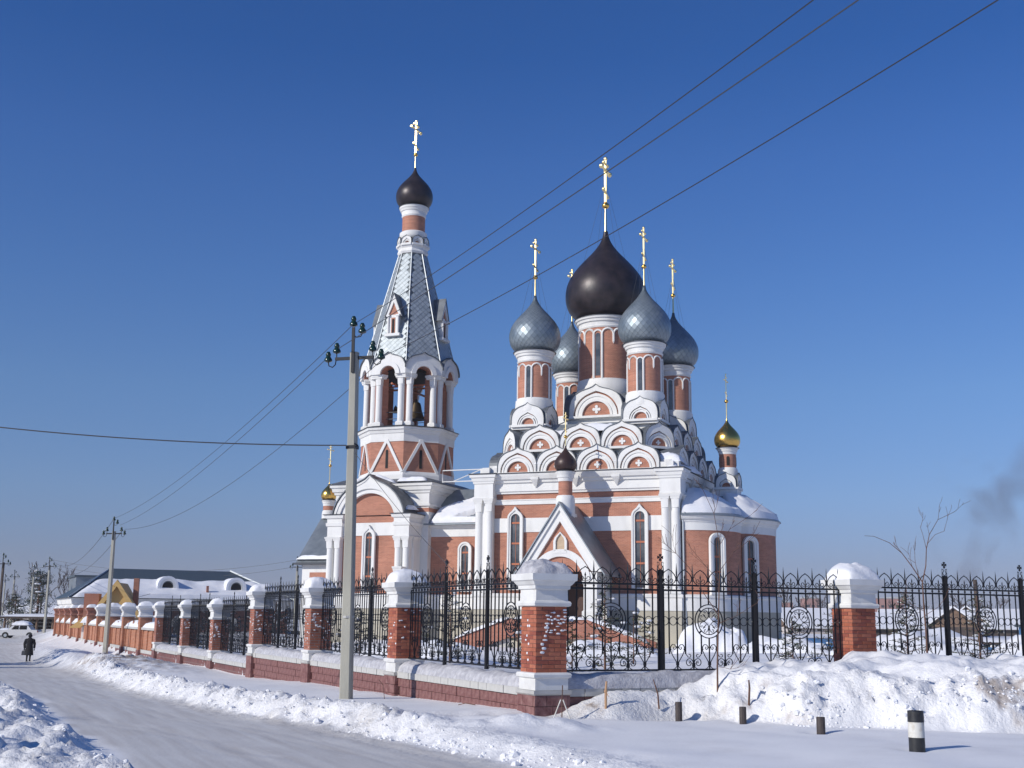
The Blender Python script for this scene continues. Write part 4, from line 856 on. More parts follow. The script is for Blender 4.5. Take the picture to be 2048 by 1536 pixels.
def bricks_on(root, z0, z1):
    n = int(round((z1-z0)/.0755)); ch = (z1-z0)/n; r_ = random.Random(3)
    for k in range(n):
        z = z0+ch*(k+.5)
        for f in range(4):
            if f in (1, 2) and True: pass
            a = f*PI/2; off = 0 if k % 2 == 0 else 1
            L = .64
            xs_ = [(-.32+.125+.0), (-.32+.125+.256)] if off == 0 else [(-.32+.125+.128), (-.32+.125+.384)]
            for x in xs_:
                X, Y = rotp(x, -.262, a); o = obj('brick', r_.choice(brm_), None, root, (X, Y+0, z), a)
                jx = r_.uniform(-.003, .003); o.location = (X+math.sin(a)*jx, Y-math.cos(a)*jx, z)
            x = .32-.062 if off == 0 else -.32+.062
            if off == 0: X, Y = rotp(x-.0+.0, -.262, a); obj('brick', r_.choice(hb_), None, root, (X, Y, z), a)
def brick_pillar(label, x, y, dz, near=False, frost=1, group='brick pillars with white caps along the fence'):
    t = thing('brick_pillar', label, 'pillar', (x, y, dz), RZR, group)
    if near:
        q = MB(); q.box(-.31,-.31,1.03,.31,.31,2.24); obj('mortar_core', q, M_mortar, t); bricks_on(t, 1.035, 2.236)
    else:
        q = MB(); q.box(-.32,-.32,1.03,.32,.32,2.24); obj('shaft', q, M_pbrick, t)
    obj('cap', P_cap, None, t); obj('base', P_base, None, t); obj('grey_course', P_blk, None, t)
    if near:
        q = MB(); q.box(-.33,-.33,-.4,.33,.33,.63); obj('stone_core', q, M_mortar, t)
        for k in range(4):
            z = .63-.095-.198*k
            for f in range(4):
                a = f*PI/2; offs = (-.19, .21) if k % 2 else (-.15, .17+.08)
                for i, w_ in enumerate(((-.36, .0), (.01, .36)) if k % 2 else ((-.36, -.12), (-.11, .30))):
                    q = MB(); q.box(w_[0], -.37, -.094, w_[1], -.30, .094); X, Y = 0, 0
                    obj('stone_block', q, M_maroon, t, (0, 0, z), a)
    else:
        q = MB(); q.rect(-.35,.35,-.35,.35,[(-.6,.02),(.63,.02)]); obj('stone_base', q, M_maroon, t)
    return t
def pc(s, t): return PT(s+.32, t+.32)
SL = [0, 7.52, 14.99, 22.1, 28.94, 35.54, 42.76]; DZ = [0, 0, 0, 0, -.4, -.38, -.38]
LB = ['big corner brick pillar with white cap, frost on its bricks, nearest of all', 'white-capped brick pillar just right of the near concrete pole base', 'white-capped brick pillar just left of the near concrete pole', 'third white-capped brick pillar counted leftwards from the near concrete pole, tall step in fence',
      'shorter white-capped brick pillar just left of the step in the fence', 'last white-capped brick pillar before the solid brick wall', 'plain brick pillar where iron fence meets the solid brick wall']
LB[3] = 'white-capped brick pillar right of the downward step in the fence'
for k in range(7):
    x, y = pc(SL[k], 0); brick_pillar(LB[k], x, y, DZ[k], k < 2)
x, y = pc(0, 7.43); brick_pillar('brick pillar on the right deep in ploughed snow, white cap', x, y, .07, True)
x, y = pc(0, 15.1); 
# snow heaps on the pillar caps
CL = ['grey crusted snow heap on top of the big corner pillar', 'rounded snow heap on the pillar right of the near pole', 'rounded snow heap on the pillar left of the near pole', 'snow heap on the pillar right of the fence step', 'snow heap on the pillar left of the fence step', 'snow heap on the last white pillar before the brick wall', 'snow heap on the pillar where the brick wall begins']
def snow_cap(x, y, z, w, h, seed, label, rz=RZR, grp='snow heaps on the pillar caps', ctr=(-.3,.4)):
    o = obj('snow_heap', lump(w, w, h, seed, 22, .07 if 'crusted' in label else .03, .46, (ctr[0]*(seed % 3), ctr[1])), M_ice if 'crusted' in label else M_snowp, None, (x, y, z), rz, True); tag(o, label, 'snow heap', grp); return o
for k in range(7):
    x, y = pc(SL[k], 0); snow_cap(x, y, 2.842+DZ[k], .84, [.24,.31,.33,.26,.24,.22,.22][k], 3+k, CL[k])
x, y = pc(0, 7.43); snow_cap(x, y, 2.842+.07, .86, .36, 21, 'snow heap on the right hand pillar standing in deep snow')
# frost clumps stuck to the corner pillar
fr = MB(); r_ = random.Random(5)
def stuck(mb, face, u, z, su, sz):
    if face == 'S': mb.ball((u, -.323, z), 1, 7, 5, (su, .016, sz))
    else: mb.ball((-.323, u, z), 1, 7, 5, (.016, su, sz))
for k in range(9): stuck(fr, 'S', -.25+.018*k+r_.uniform(-.03,.03)+.05, 1.40+.075*k, r_.uniform(.022,.06), r_.uniform(.018,.03))
for z in np.arange(1.75, 2.2, .062):
    for u in np.arange(-.08, .32, .07):
        if r_.random() < .6: stuck(fr, 'S', u+r_.uniform(-.02,.02), z+r_.uniform(-.012,.012), r_.uniform(.012,.05), r_.uniform(.01,.022))
for u, z in ((.02,1.88),(-.05,1.88),(.05,1.7),(-.02,1.55),(.04,1.38),(0,1.26),(.1,1.62),(.02,1.98)): stuck(fr, 'W', u, z, r_.uniform(.018,.03), r_.uniform(.02,.03))
x, y = pc(0, 0); tag(obj('frozen_snow', fr, M_snowp, None, (x, y, 0), RZR, True), 'bits of snow frozen to the bricks of the corner pillar', None, None, 'stuff')
for k, n_ in ((1, 18), (2, 34), (3, 30), (4, 40), (5, 26)):
    fr = MB()
    for i in range(n_):
        stuck(fr, 'S', r_.uniform(-.28,.3), r_.uniform(1.5,2.2), r_.uniform(.015,.07), r_.uniform(.012,.025)) if r_.random() < .62 else stuck(fr, 'W', r_.uniform(-.28,.28), r_.uniform(1.3,2.15), r_.uniform(.015,.05), r_.uniform(.015,.03))
    x, y = pc(SL[k], 0); tag(obj('frozen_snow', fr, M_snowp, None, (x, y, DZ[k]), RZR), 'bits of snow frozen to the bricks of '+['','the pillar right of the near pole','the pillar left of the near pole','the pillar right of the fence step','the pillar left of the fence step','the last white pillar'][k], None, None, 'stuff')
# ------------------------------------------------------------------ wrought iron fence
def spiral(cx, cz, r0, r1, a0, turns, n=14, sgn=1): return [(cx+(r0+(r1-r0)*i/n)*math.cos(a0+sgn*2*PI*turns*i/n), 0, cz+(r0+(r1-r0)*i/n)*math.sin(a0+sgn*2*PI*turns*i/n)) for i in range(n+1)]
ZR1, ZR2, ZB, ZC = 2.705, 2.598, 1.06, 2.0
def fence_meshes(p):
    D = {}; tb = .0095
    q = MB(); q.box(-.011,-.011,ZB,.011,.011,ZR2); q.ball((0,0,(ZR1+ZR2)/2), .026, 6, 4); q.box(-.009,-.009,ZR2,.009,.009,ZR1); q.ball((0,0,ZC), .022, 6, 4); D['bar'] = q
    q = MB(); q.box(-.011,-.011,1.36,.011,.011,ZR2); q.ball((0,0,(ZR1+ZR2)/2), .026, 6, 4); q.box(-.009,-.009,ZR2,.009,.009,ZR1); q.ball((0,0,ZC), .022, 6, 4); D['short_bar'] = q
    q = MB(); q.box(-.011,-.011,ZB,.011,.011,ZC-.33); q.box(-.011,-.011,ZC+.33,.011,.011,ZR2); q.ball((0,0,(ZR1+ZR2)/2), .026, 6, 4); q.box(-.009,-.009,ZR2,.009,.009,ZR1); D['cut_bar'] = q; q.v = q.v[8:]; q.f = [tuple(i-8 for i in f) for f in q.f[6:]]
    q = MB(); q.box(-.011,-.011,ZB,.011,.011,ZC-.33); D['low_bar'] = q
    q = MB(); q.box(-.011,-.011,1.36,.011,.011,ZC-.27); q.box(-.011,-.011,ZC+.27,.011,.011,ZR2); q.ball((0,0,(ZR1+ZR2)/2), .026, 6, 4); q.box(-.009,-.009,ZR2,.009,.009,ZR1); D['cut_bar2'] = q; q.v = q.v[8:]; q.f = [tuple(i-8 for i in f) for f in q.f[6:]]
    q = MB(); q.box(-.011,-.011,1.36,.011,.011,ZC-.27); D['low_bar2'] = q
    # keel arch with scrolls and a small lily
    q = MB(); h = ZR1+.015
    L_ = [(-p*.42,0,h+.0),(-p*.72,0,h+.035),(-p*.9,0,h+.085),(-p*.9,0,h+.13),(-p*.74,0,h+.19),(-p*.4,0,h+.25),(-p*.14,0,h+.275),(0,0,h+.295)]
    q.tube(L_, .0105, 4); q.tube([(-x, y, z) for x, y, z in L_], .0105, 4)
    for s_ in (-1, 1):
        q.tube([(0,0,h+.015),(s_*.05,0,h+.03)]+[(s_*(.068+.036*math.cos(a)), 0, h+.068+.036*math.sin(a)) for a in np.linspace(-PI*.6, PI*1.15, 9)], .008, 4)
    q.box(-.007,-.007,h-.01,.007,.007,h+.13); q.levels([[(x*k, y*k, h+z) for x, y in ((.02,0),(0,.01),(-.02,0),(0,-.01))] for z, k in ((.10,.3),(.135,1.),(.19,.15))]); q.ball((0,0,h+.055), .022, 6, 4); D['arch_ornament'] = q
    q = MB(); q.levels([[(x*k, y*k, z) for x, y in ((.016,0),(0,.016),(-.016,0),(0,-.016))] for z, k in ((h-.01,.6),(h+.05,.7),(h+.08,1.7),(h+.11,.7),(h+.16,.9),(h+.22,1.25),(h+.42,.12))]); D['spike'] = q
    q = MB(); q.tube([(.083*math.cos(a), 0, ZC+.083*math.sin(a)) for a in np.linspace(0, 2*PI, 15)[:-1]], .0085, 4, closed=True); D['ring'] = q
    # heart of scrolls around a full bar
    q = MB(); ht = []
    for s_ in (-1, 1):
        pts = [(0,0,1.16),(s_*.05,0,1.24),(s_*.12,0,1.34),(s_*.165,0,1.43),(s_*.16,0,1.5),(s_*.12,0,1.545),(s_*.07,0,1.54),(s_*.035,0,1.505),(s_*.04,0,1.46),(s_*.075,0,1.445),(s_*.095,0,1.475),(s_*.075,0,1.50)]
        q.tube(pts, .0095, 4); q.tube([(0,0,1.18),(s_*.02,0,1.12),(s_*.07,0,1.075),(s_*.10,0,1.07)], .009, 4); q.ball((s_*.16,0,1.45), .02, 6, 4)
    q.ball((0,0,1.49), .028, 6, 4); q.box(-.028,-.016,1.14,.028,.016,1.2); D['heart_scroll'] = q
    q = MB()
    for s_ in (-1, 1):
        pts = [(s_*.19,0,1.40),(s_*.175,0,1.35),(s_*.13,0,1.30)]+[(s_*(.095+.03*math.cos(a)), 0, 1.325+.03*math.sin(a)) for a in np.linspace(-PI*.3, -PI*1.7, 8)]
        q.tube(pts, .0085, 4)
        c_ = [(s_*(.105+r_*math.cos(a)), 0, 1.19+r_*math.sin(a)) for a, r_ in zip(np.linspace(PI*1.25, -PI*1.6, 20), np.linspace(.098, .03, 20))]
        q.tube([(0,0,1.13)]+c_, .0095, 4); q.ball((s_*.1,0,1.19), .017, 6, 4)
        q.tube([(0,0,1.15),(s_*.03,0,1.1),(s_*.09,0,1.068)], .009, 4)
    q.box(-.03,-.016,1.12,.03,.016,1.19); D['spiral_scroll'] = q
    q = MB(); q.tube([(.33*math.cos(a), 0, ZC+.33*math.sin(a)) for a in np.linspace(0, 2*PI, 33)[:-1]], .0125, 4, closed=True)
    q.tube([(.262*math.cos(a), 0, ZC+.262*math.sin(a)) for a in np.linspace(0, 2*PI, 29)[:-1]], .0115, 4, closed=True)
    for k in range(8):
        a = PI/8+k*PI/4 if False else PI/4*k; 
        if k % 2: q.tube([(.262*math.cos(a),0,ZC+.262*math.sin(a)),(.33*math.cos(a),0,ZC+.33*math.sin(a))], .018, 4)
        else: q.tube([(.10*math.cos(a),0,ZC+.10*math.sin(a)),(.262*math.cos(a),0,ZC+.262*math.sin(a))], .010, 4); q.ball((.12*math.cos(a),0,ZC+.12*math.sin(a)), .022, 6, 4)
    for k in range(4):
        a = PI/4+k*PI/2; ca, sa = math.cos(a), math.sin(a)
        for s_ in (-1, 1):
            P_ = [(.07, s_*.05),(.10, s_*.085),(.15, s_*.11),(.20, s_*.105),(.225, s_*.07),(.205, s_*.04),(.175, s_*.05),(.18, s_*.07)]
            q.tube([(ca*u-sa*v, 0, ZC+sa*u+ca*v) for u, v in P_], .008, 4)
        q.ball((ca*.16, 0, ZC+sa*.16), .022, 6, 4); q.tube([(ca*.09,0,ZC+sa*.09),(ca*.2,0,ZC+sa*.2)], .009, 4)
    q.tube([(.1*math.cos(k*PI/2),0,ZC+.1*math.sin(k*PI/2)) for k in range(4)], .009, 4, closed=True); D['medallion'] = q
    out = {}
    for k_, q in D.items(): me = q.mesh(k_.rstrip('2')); me.materials.append(M_iron); out[k_] = me
    return out
q = MB(); q.lathe([(.98,.048),(2.97,.045),(2.985,.055),(3.0,.03)], 12)
for s_ in (-1, 1):
    q.tube([(0,0,3.0),(s_*.035,0,3.02),(s_*.05,0,3.06),(s_*.025,0,3.1),(s_*.03,0,3.14),(s_*.065,0,3.15),(s_*.07,0,3.12)], .008, 4)
q.ball((0,0,3.17), .016, 6, 4); cz_ = 3.24
for k in range(4):
    a = k*PI/2; q.ext([(math.cos(a)*u-math.sin(a)*v, cz_+math.sin(a)*u+math.cos(a)*v) for u, v in ((.012,-.01),(.065,-.032),(.065,.032),(.012,.01))], -.008, .008)
FP = q.mesh('post'); smooth_angle(FP, 35); FP.materials.append(M_iron)
def iron_fence(label, x, y, z, rz, L, gaps=2):
    """section between two pillars starting at (x,y); L = clear length; three panels, two posts"""
    t = thing('iron_fence', label, 'fence', (x, y, z), rz, 'black iron fence sections between pillars')
    W_ = L/3; p = W_/12; ms = fence_meshes(p)
    q = MB(); q.box(0,-.018,ZR1-.022,L,.018,ZR1+.014); obj('top_rail', q, M_iron, t)
    q = MB(); q.box(0,-.018,ZR2-.018,L,.018,ZR2+.018); obj('rail', q, M_iron, t)
    q = MB(); q.box(0,-.017,ZB-.02,L,.017,ZB+.012); obj('bottom_rail', q, M_iron, t)
    for k in range(3):
        x0 = k*W_
        if k: obj('post', FP, None, t, (x0, 0, 0))
        for i in range(0, 13):
            X = x0+i*p
            if i in (0, 12):
                X = x0+(p*.36 if i == 0 else 12*p-p*.36); obj('bar', ms['bar'], None, t, (X, 0, 0)); obj('spike', ms['spike'], None, t, (X, 0, 0)); continue
            nm = 'bar' if i % 2 == 0 else 'short_bar'
            if i == 6: nm = 'cut_bar'
            if i in (5, 7): nm = 'cut_bar2'
            obj('bar', ms[nm], None, t, (X, 0, 0))
            if nm.startswith('cut'): obj('bar', ms[nm.replace('cut', 'low')], None, t, (X, 0, 0))
            if i % 2: obj('arch_ornament', ms['arch_ornament'], None, t, (X, 0, 0))
            else: obj('spike', ms['spike'], None, t, (X, 0, 0))
            if i in (2, 6, 10): obj('heart_scroll', ms['heart_scroll'], None, t, (X, 0, 0))
            if i in (4, 8): obj('spiral_scroll', ms['spiral_scroll'], None, t, (X, 0, 0))
        for i in range(12):
            if i in (4, 5, 6, 7): continue
            obj('ring', ms['ring'], None, t, (x0+(i+.5)*p, 0, 0))
        obj('medallion', ms['medallion'], None, t, (x0+6*p, 0, 0))
    return t
FL = ['black iron fence section left of the big corner pillar', 'black iron fence section crossed by the near concrete pole', 'black iron fence section right of the step, brick ramp behind it', 'lower black iron fence section just left of the step', 'black iron fence section between the two shorter white-capped pillars', 'farthest black iron fence section, touching the brick wall']
def low_wall(label, x, y, z, rz, L, blocks=False, flip=1):
    t = thing('low_wall', label, 'wall', (x, y, z), rz, 'low maroon stone walls under the fence')
    n = max(1, int(round(L/.4))); w_ = L/n
    q = MB(); q.box(.004,-.22,-.6,L-.004,.22,.60); obj('wall_core', q, M_maroonb if not blocks else M_mortar, t)
    cm = MB(); cm.box(.006,-.30,.60,w_-.006,.30,.74); cme = cm.mesh('coping_stone'); cme.materials.append(M_coping)
    for k in range(n): obj('coping_stone', cme, None, t, (k*w_, random.Random(k).uniform(-.006,.006), 0))
    if blocks:
        sm_ = MB(); sm_.box(.004,-.265,.004,w_*1.0-.004,-.18,.188); s1 = sm_.mesh('stone_block'); s1.materials.append(M_maroon)
        sm_ = MB(); sm_.box(.004,.18,.004,w_*1.0-.004,.265,.188); s2 = sm_.mesh('stone_block'); s2.materials.append(M_maroon)
        face = s2 if flip < 0 else s1
        for r in range(4):
            for k in range(n):
                X = (k+(.5 if r % 2 else 0))*w_
                if X+w_ > L+.01: continue
                obj('stone_block', face, None, t, (X, random.Random(k*7+r).uniform(-.008,.008), .40-.192*r))
    return t
def snow_ledge(label, x, y, z, rz, L, seed, h=.28, w=.52):
    n = int(L/.1); m_ = 10; vs = []; fs = []
    for i in range(n+1):
        X = L*i/n
        for j in range(m_+1):
            v = -1+2*j/m_; nz_ = float(fbm(X*1.7+seed, v*1.2, 3, seed))-.45; n2_ = float(fbm(X*5+seed, v*3, 2, seed+3))-.4
            Z_ = h*(1-abs(v)**2.2)**.5*(1+nz_*.5)+n2_*.05*(abs(v) < .95)
            vs.append((X, v*w/2*(1+.1*n2_), max(0, Z_)))
    for i in range(n):
        for j in range(m_): a = i*(m_+1)+j; fs.append((a, a+m_+1, a+m_+2, a+1))
    q = MB(); q.add(vs, fs); tag(obj('snow_ledge', q, M_ice, None, (x, y, z), rz, True), label, None, None, 'stuff')
WL = ['low maroon stone wall left of the corner pillar, grey coping', 'low maroon stone wall behind the near concrete pole', 'low maroon stone wall left of the near concrete pole', 'low maroon stone wall starting at the fence step', 'low maroon stone wall between the shorter pillars', 'farthest low maroon stone wall beside the tall brick wall']
for k in range(6):
    s0 = SL[k]+.64; s1 = SL[k+1]; L = s1-s0; dz = DZ[k+1]
    x, y = PT(s0, .32); iron_fence(FL[k], x, y, dz, RZL, L)
    low_wall(WL[k], x, y, dz, RZL, L, k < 3, -1)
    snow_ledge('old snow lying on the wall coping, section %s' % ['by the corner','behind the near pole','left of the near pole','left of the step','between shorter pillars','beside the brick wall'][k], x, y, dz+.735, RZL, L, 11+k, .24, .56)
x, y = PT(.32, .64); iron_fence('black iron fence section right of the big corner pillar, porch behind it', x, y, 0, RZR, 6.79)
low_wall('low maroon stone wall right of the corner pillar, mostly under snow', x, y, 0, RZR, 6.79, True, 1)
snow_ledge('grey crusted snow along the wall right of the corner pillar', x, y, .735, RZR, 6.79, 31, .30, .62)
x, y = PT(.32, 8.07); iron_fence('black iron fence section at the right edge with distant roofs behind', x, y, .07, RZR, 7.0)
low_wall('low stone wall buried in snow at the right edge', x, y, .07, RZR, 7.0)
x, y = PT(.32, 15.71); iron_fence('outermost iron fence section beyond the right edge', x, y, .07, RZR, 7.0) if False else None
x, y = pc(0, 15.07); brick_pillar('brick pillar just outside the right edge', x, y, .07)
# ------------------------------------------------------------------ solid brick wall beyond the iron fence
P_capb = P_cap.copy(); P_capb.materials.clear(); P_capb.materials.append(M_pbrick)
WS = [42.76, 48.25, 54.86, 61.0, 67.6, 73.6, 79.8, 85.6, 90.8, 95.9, 100.5]
wb = {}
def arch_panel(L, n=3):
    q = MB(); pw = L/n
    q.box(0,-.10,.52,L,.12,1.55)
    a = MB()
    for i in range(n):
        cx_ = (i+.5)*pw; r_ = pw*.42
        a.ring([(cx_+pw*.5-.003,.55),(cx_+pw*.5-.003,1.55)]+[(cx_,1.56)]+[(cx_-pw*.5+.003,1.55),(cx_-pw*.5+.003,.55)], [(cx_+r_,.55),(cx_+r_*.9,1.18+r_*.45),(cx_,1.18+r_),(cx_-r_*.9,1.18+r_*.45),(cx_-r_,.55)], .1, .17)
    return q, a
ords = ['first', 'second', 'third', 'fourth', 'fifth', 'sixth', 'seventh', 'eighth', 'ninth', 'tenth']
M_owall = brick_mat('orange_wall_brick', (.42,.16,.075), (.37,.13,.06), (.4,.22,.15), frost=(1.2, .74))
for k in range(10):
    s0 = WS[k]+.64; s1 = WS[k+1]; L = s1-s0; x, y = PT(s0, .32)
    t = thing('brick_wall', '%s bay of the solid orange brick wall counted from the iron fence' % ords[k], 'wall', (x, y, -.36), RZL, 'bays of the brick wall along the road')
    q, a = arch_panel(L); obj('wall_panel', q, M_owall, t); obj('arched_frame', a, M_owall, t)
    q = MB(); q.box(0,-.2,.34,L,.2,.515); obj('ledge', q, M_coping, t); q = MB(); q.box(0,-.18,-.6,L,.18,.336); obj('stone_base', q, M_maroon, t)
    q = MB(); q.box(0,-.16,1.56,L,.24,1.68); obj('coping', q, M_coping, t)
    n = int(L/.2); q = lump(L*.98, .5, .36, 40+k, 16, .05, .5); o = obj('snow_heap', q, M_snowp, None, (*PT(s0+L/2, .34), 1.28), RZL, True); tag(o, 'long snow heap on the %s bay of the brick wall' % ords[k], 'snow heap', 'snow heaps along the brick wall')
    x, y = pc(WS[k+1], 0)
    t = thing('brick_pillar', '%s pillar of the solid brick wall counted from the iron fence' % ords[k], 'pillar', (x, y, -.38), RZR, 'pillars of the solid brick wall')
    q = MB(); q.box(-.32,-.32,.5,.32,.32,2.24); obj('shaft', q, M_owall, t); obj('cap', P_cap if k < 4 else P_capb, None, t); q = MB(); q.rect(-.35,.35,-.35,.35,[(-.6,0),(.5,0)]); obj('stone_base', q, M_maroon, t)
    snow_cap(x, y, 2.46, .82, .24, 60+k, 'snow heap on the %s pillar of the brick wall' % ords[k], RZR, 'snow heaps on the brick wall pillars')
# ------------------------------------------------------------------ concrete power poles and wires
def insul(mb, x, y, z, s=1.):
    mb.lathe([(z,.035*s),(z+.02*s,.075*s),(z+.05*s,.078*s),(z+.11*s,.04*s),(z+.13*s,.05*s),(z+.15*s,.052*s),(z+.20*s,.028*s)], 10, x, y)
def pole(label, x, y, z0, zc, rz, detail=True, hh=None, mc=None):
    t = thing('utility_pole', label, 'pole', (x, y, z0), rz, 'concrete power poles along the road')
    h = zc-z0; q = MB(); rings = []
    for z, w_, d_ in ((-.8,.135,.115),(h,.092,.09)):
        c_ = .03; rings.append([(-w_+c_,-d_,z),(w_-c_,-d_,z),(w_,-d_+c_,z),(w_,d_-c_,z),(w_-c_,d_,z),(-w_+c_,d_,z),(-w_,d_-c_,z),(-w_,-d_+c_,z)])
    q.levels(rings); obj('shaft', q, mc or M_conc, t)
    q = MB(); q.box(-.48,-.03,h-.17,.48,.03,h-.10,); q.box(-.035,-.13,h-.5,.035,-.09,h+.58); obj('crossarm', q, M_steel, t)
    hk = MB(); ins = MB(); k_ = 1.25
    for sx in (-1, 1):
        hk.tube([(sx*.45,0,h-.14),(sx*.45,0,h+.03)], .014, 5); insul(ins, sx*.45, 0, h+.0, k_)
        hk.tube([(sx*.46,0,h-.14),(sx*.48,0,h-.27),(sx*.55,0,h-.33),(sx*.64,0,h-.29),(sx*.66,0,h-.18)], .014, 5); insul(ins, sx*.66, 0, h-.2, k_)
    hk.tube([(0,-.11,h+.4),(.08,-.11,h+.34),(.18,-.11,h+.35),(.22,-.11,h+.42)], .014, 5); insul(ins, .22, -.11, h+.42, k_); insul(ins, 0, -.11, h+.6, k_)
    obj('bracket', hk, M_steel, t); o = obj('insulator', ins, M_insul, t, sm=True)
    return t
PZc = 8.1
p1 = pole('tall near concrete power pole with steel crossarm in front of the fence', -3.60, 27.5, .05, PZc, R_(-14)); p1.rotation_euler = (0, R_(-.75), R_(-14))
q = MB(); q.lathe([(1.93,.14),(1.98,.14)], 8); obj('white_band', q, M_coping, p1)
q = MB(); q.rect(-.118,.118,-.098,.098,[(5.76,.004),(5.84,.004)]); q.tube([(.1,-.1,5.8),(.2,-.16,5.82),(.12,-.2,5.86)], .015, 5); obj('cable_clamp', q, M_steel, p1)
p2 = pole('second concrete power pole, beside the road left of the brick wall', -23.1, 70.4, -.75, 6.75, R_(-10))
p3 = pole('third power pole with a diagonal strut, past the person', -47.0, 124, -.6, 6.85, R_(-10)); 
q = MB(); q.tube([(.05,0,4.4),(.9,0,5.2),(1.3,0,5.25)], .04, 5); obj('lamp_arm', q, M_steel, p3)
pole('power pole in front of the white car', -54.4, 139, -.65, 6.6, R_(-10))
pole('power pole left of the dark pine', -69.2, 170, -.1, 7.1, R_(-10))
pole('distant thin power pole, second from the left edge', -82.5, 199, -.2, 7.4, R_(-10))
pole('dark pole at the left edge behind the road', -45.9, 110, -.2, 6.5, R_(-10), mc=M_timber)
pole('distant power pole seen above the fence left of the church', -19.6, 112, .3, 6.6, R_(-5))
t = thing('utility_pole', 'weathered leaning wooden pole beyond the fence at right', 'pole', (23.9, 62, -.3)); q = MB(); q.tube([(0,0,0),(-.15,0,4.55)], [.14,.1], 8); obj('shaft', q, M_timber, t)
def wire(name, a, b, sag, r, label, n=28, m_=None):
    a = Vector(a); b = Vector(b); q = MB(); q.tube([a.lerp(b, i/n)-Vector((0,0,sag*4*(i/n)*(1-i/n))) for i in range(n+1)], r, 4)
    o = obj(name, q, m_ or M_wire); tag(o, label, 'wire', 'overhead wires'); return o
ORD = 'first second third fourth fifth sixth seventh eighth ninth tenth eleventh twelfth thirteenth fourteenth fifteenth sixteenth'.split()
# ------------------------------------------------------------------ wires
WR = .0085
wire('power_line', (-3.73,27.6,8.82), (11,-12,7.5), .6, WR, 'uppermost overhead wire crossing the sky to the top right')
wire('power_line', (-4.13,27.65,8.20), (16,-12,10.5), .4, WR, 'middle overhead wire crossing the sky to the top right')
wire('power_line', (-3.06,27.35,7.95), (14,-12,9.0), .8, WR, 'lowest overhead wire crossing the sky to the top right')
wire('power_line', (-3.73,27.5,8.8), (-23.15,70.4,7.5), .6, WR*1.15, 'upper wire sagging from the near pole to the second pole')
wire('power_line', (-4.35,27.7,8.02), (-22.8,70.4,7.1), .5, WR*1.15, 'middle wire sagging from the near pole to the second pole')
wire('power_line', (-3.02,27.3,7.9), (-22.48,70.3,6.87), 1.0, WR*1.15, 'lower wire sagging from the near pole to the second pole')
wire('service_cable', (-3.8,27.4,5.88), (-20,27.0,7.4), .45, .017, 'thick cable running left from the near pole out of the picture')
wire('service_cable', (-3.7,27.5,5.85), (-1.16,26.4,2.95), .12, .008, 'thin cable slanting from the near pole to a fence post')
for (a, b, sg, l_) in (((-23.15,70.4,7.5),(-46.9,124,7.5),1.6,'upper thin wire between the second and third pole'),((-22.6,70.4,6.85),(-46.5,124,6.9),1.7,'lower thin wire between the second and third pole'),
    ((-46.9,124,7.4),(-54.4,139,7.2),.4,'short thin wire leaving the third pole to the left'),((-46.9,124,7.4),(-19.8,112,7.1),1.1,'thin far wire above the big grey roof'),((-46.5,124,6.8),(-19.8,112,6.5),1.1,'second thin far wire above the big grey roof'),
    ((-45.7,124,4.7),(-28,95,3.6),.9,'slack cable dropping from the third pole to the yellow gable')):
    wire('power_line', a, b, sg, .016, l_)
# ------------------------------------------------------------------ bollards and stakes
def bollard_plain(x, y, z, h, r, label):
    q = MB(); q.lathe([(-.3,r),(h-.01,r),(h,r*.93)], 18); q.lathe([(h+.001,r*.75),(h-.02,r*.72)], 18)
    o = obj('bollard', q, M_stump, None, (x, y, z), 0, True); tag(o, label, 'bollard', 'plain dark bollards in the snow')
def gz(x, y): return H(x, y)
for (x, y, top_, r, l_) in ((3.13, 22.75, .53, .064, 'leftmost plain dark bollard standing in the snow'), (4.22, 22.3, .48, .064, 'middle plain dark bollard standing in the snow'), (5.2, 20.65, .47, .072, 'plain dark bollard nearest the black and white one')):
    z_ = H(x, y); bollard_plain(x, y, z_, top_-.17, r, l_)
t = thing('striped_bollard', 'stout black and white banded bollard at lower right', 'bollard', (5.88, 17.9, -.03))
for z0, z1, m_ in ((-.2,.43,M_paintk),(.43,.645,M_paintw),(.645,.80,M_paintk)):
    q = MB(); q.lathe([(z0,.116),(z1-.003,.113)], 28); obj('band', q, m_, t, sm=True)
q = MB(); q.lathe([(.797,.112),(.80,.10),(.785,.095)], 28); obj('rim', q, M_paintk, t)
def stick(label, pts, r, m_, group=None, extra=None, name='stake'):
    q = MB(); q.tube(pts, r, 6); o = obj(name, q, m_); tag(o, label, 'stake', group); return o
t = thing('tripod_stake', 'thin stake with two pale slanting props before the corner pillar', 'stake', (.96, 22.15, H(.96,22.15)))
q = MB(); q.tube([(0,0,-.1),(.01,0,.58)], .011, 6); obj('stick', q, M_bark, t)
for s_ in (-1, 1): q = MB(); q.tube([(s_*.16,0,-.03),(s_*.02,-.01,.33)], .012, 6); obj('prop', q, M_paintw, t)
z = H(1.78,22.6); t = thing('wooden_stake', 'pale tan wooden stake with a knotted tie, in the snow slope', 'stake', (1.78, 22.6, z))
q = MB(); q.tube([(0,0,-.1),(.0,0,.30),(.015,0,.47)], [.024,.024,.019], 7); obj('stick', q, M_wood, t); q = MB(); q.ball((0,0,.29), .036, 7, 5, (1,1,.8)); q.tube([(0,-.02,.3),(.05,-.03,.2)], .008, 4); obj('tie', q, M_wood, t)
z = H(2.8,23.3); stick('dark broken twig poking out of the snow left of the bollards', [(2.8,23.0,z-.15),(2.78,23.0,z+.12),(2.70,23.0,z+.38)], [.018,.016,.01], M_bark, None, None, 'twig')
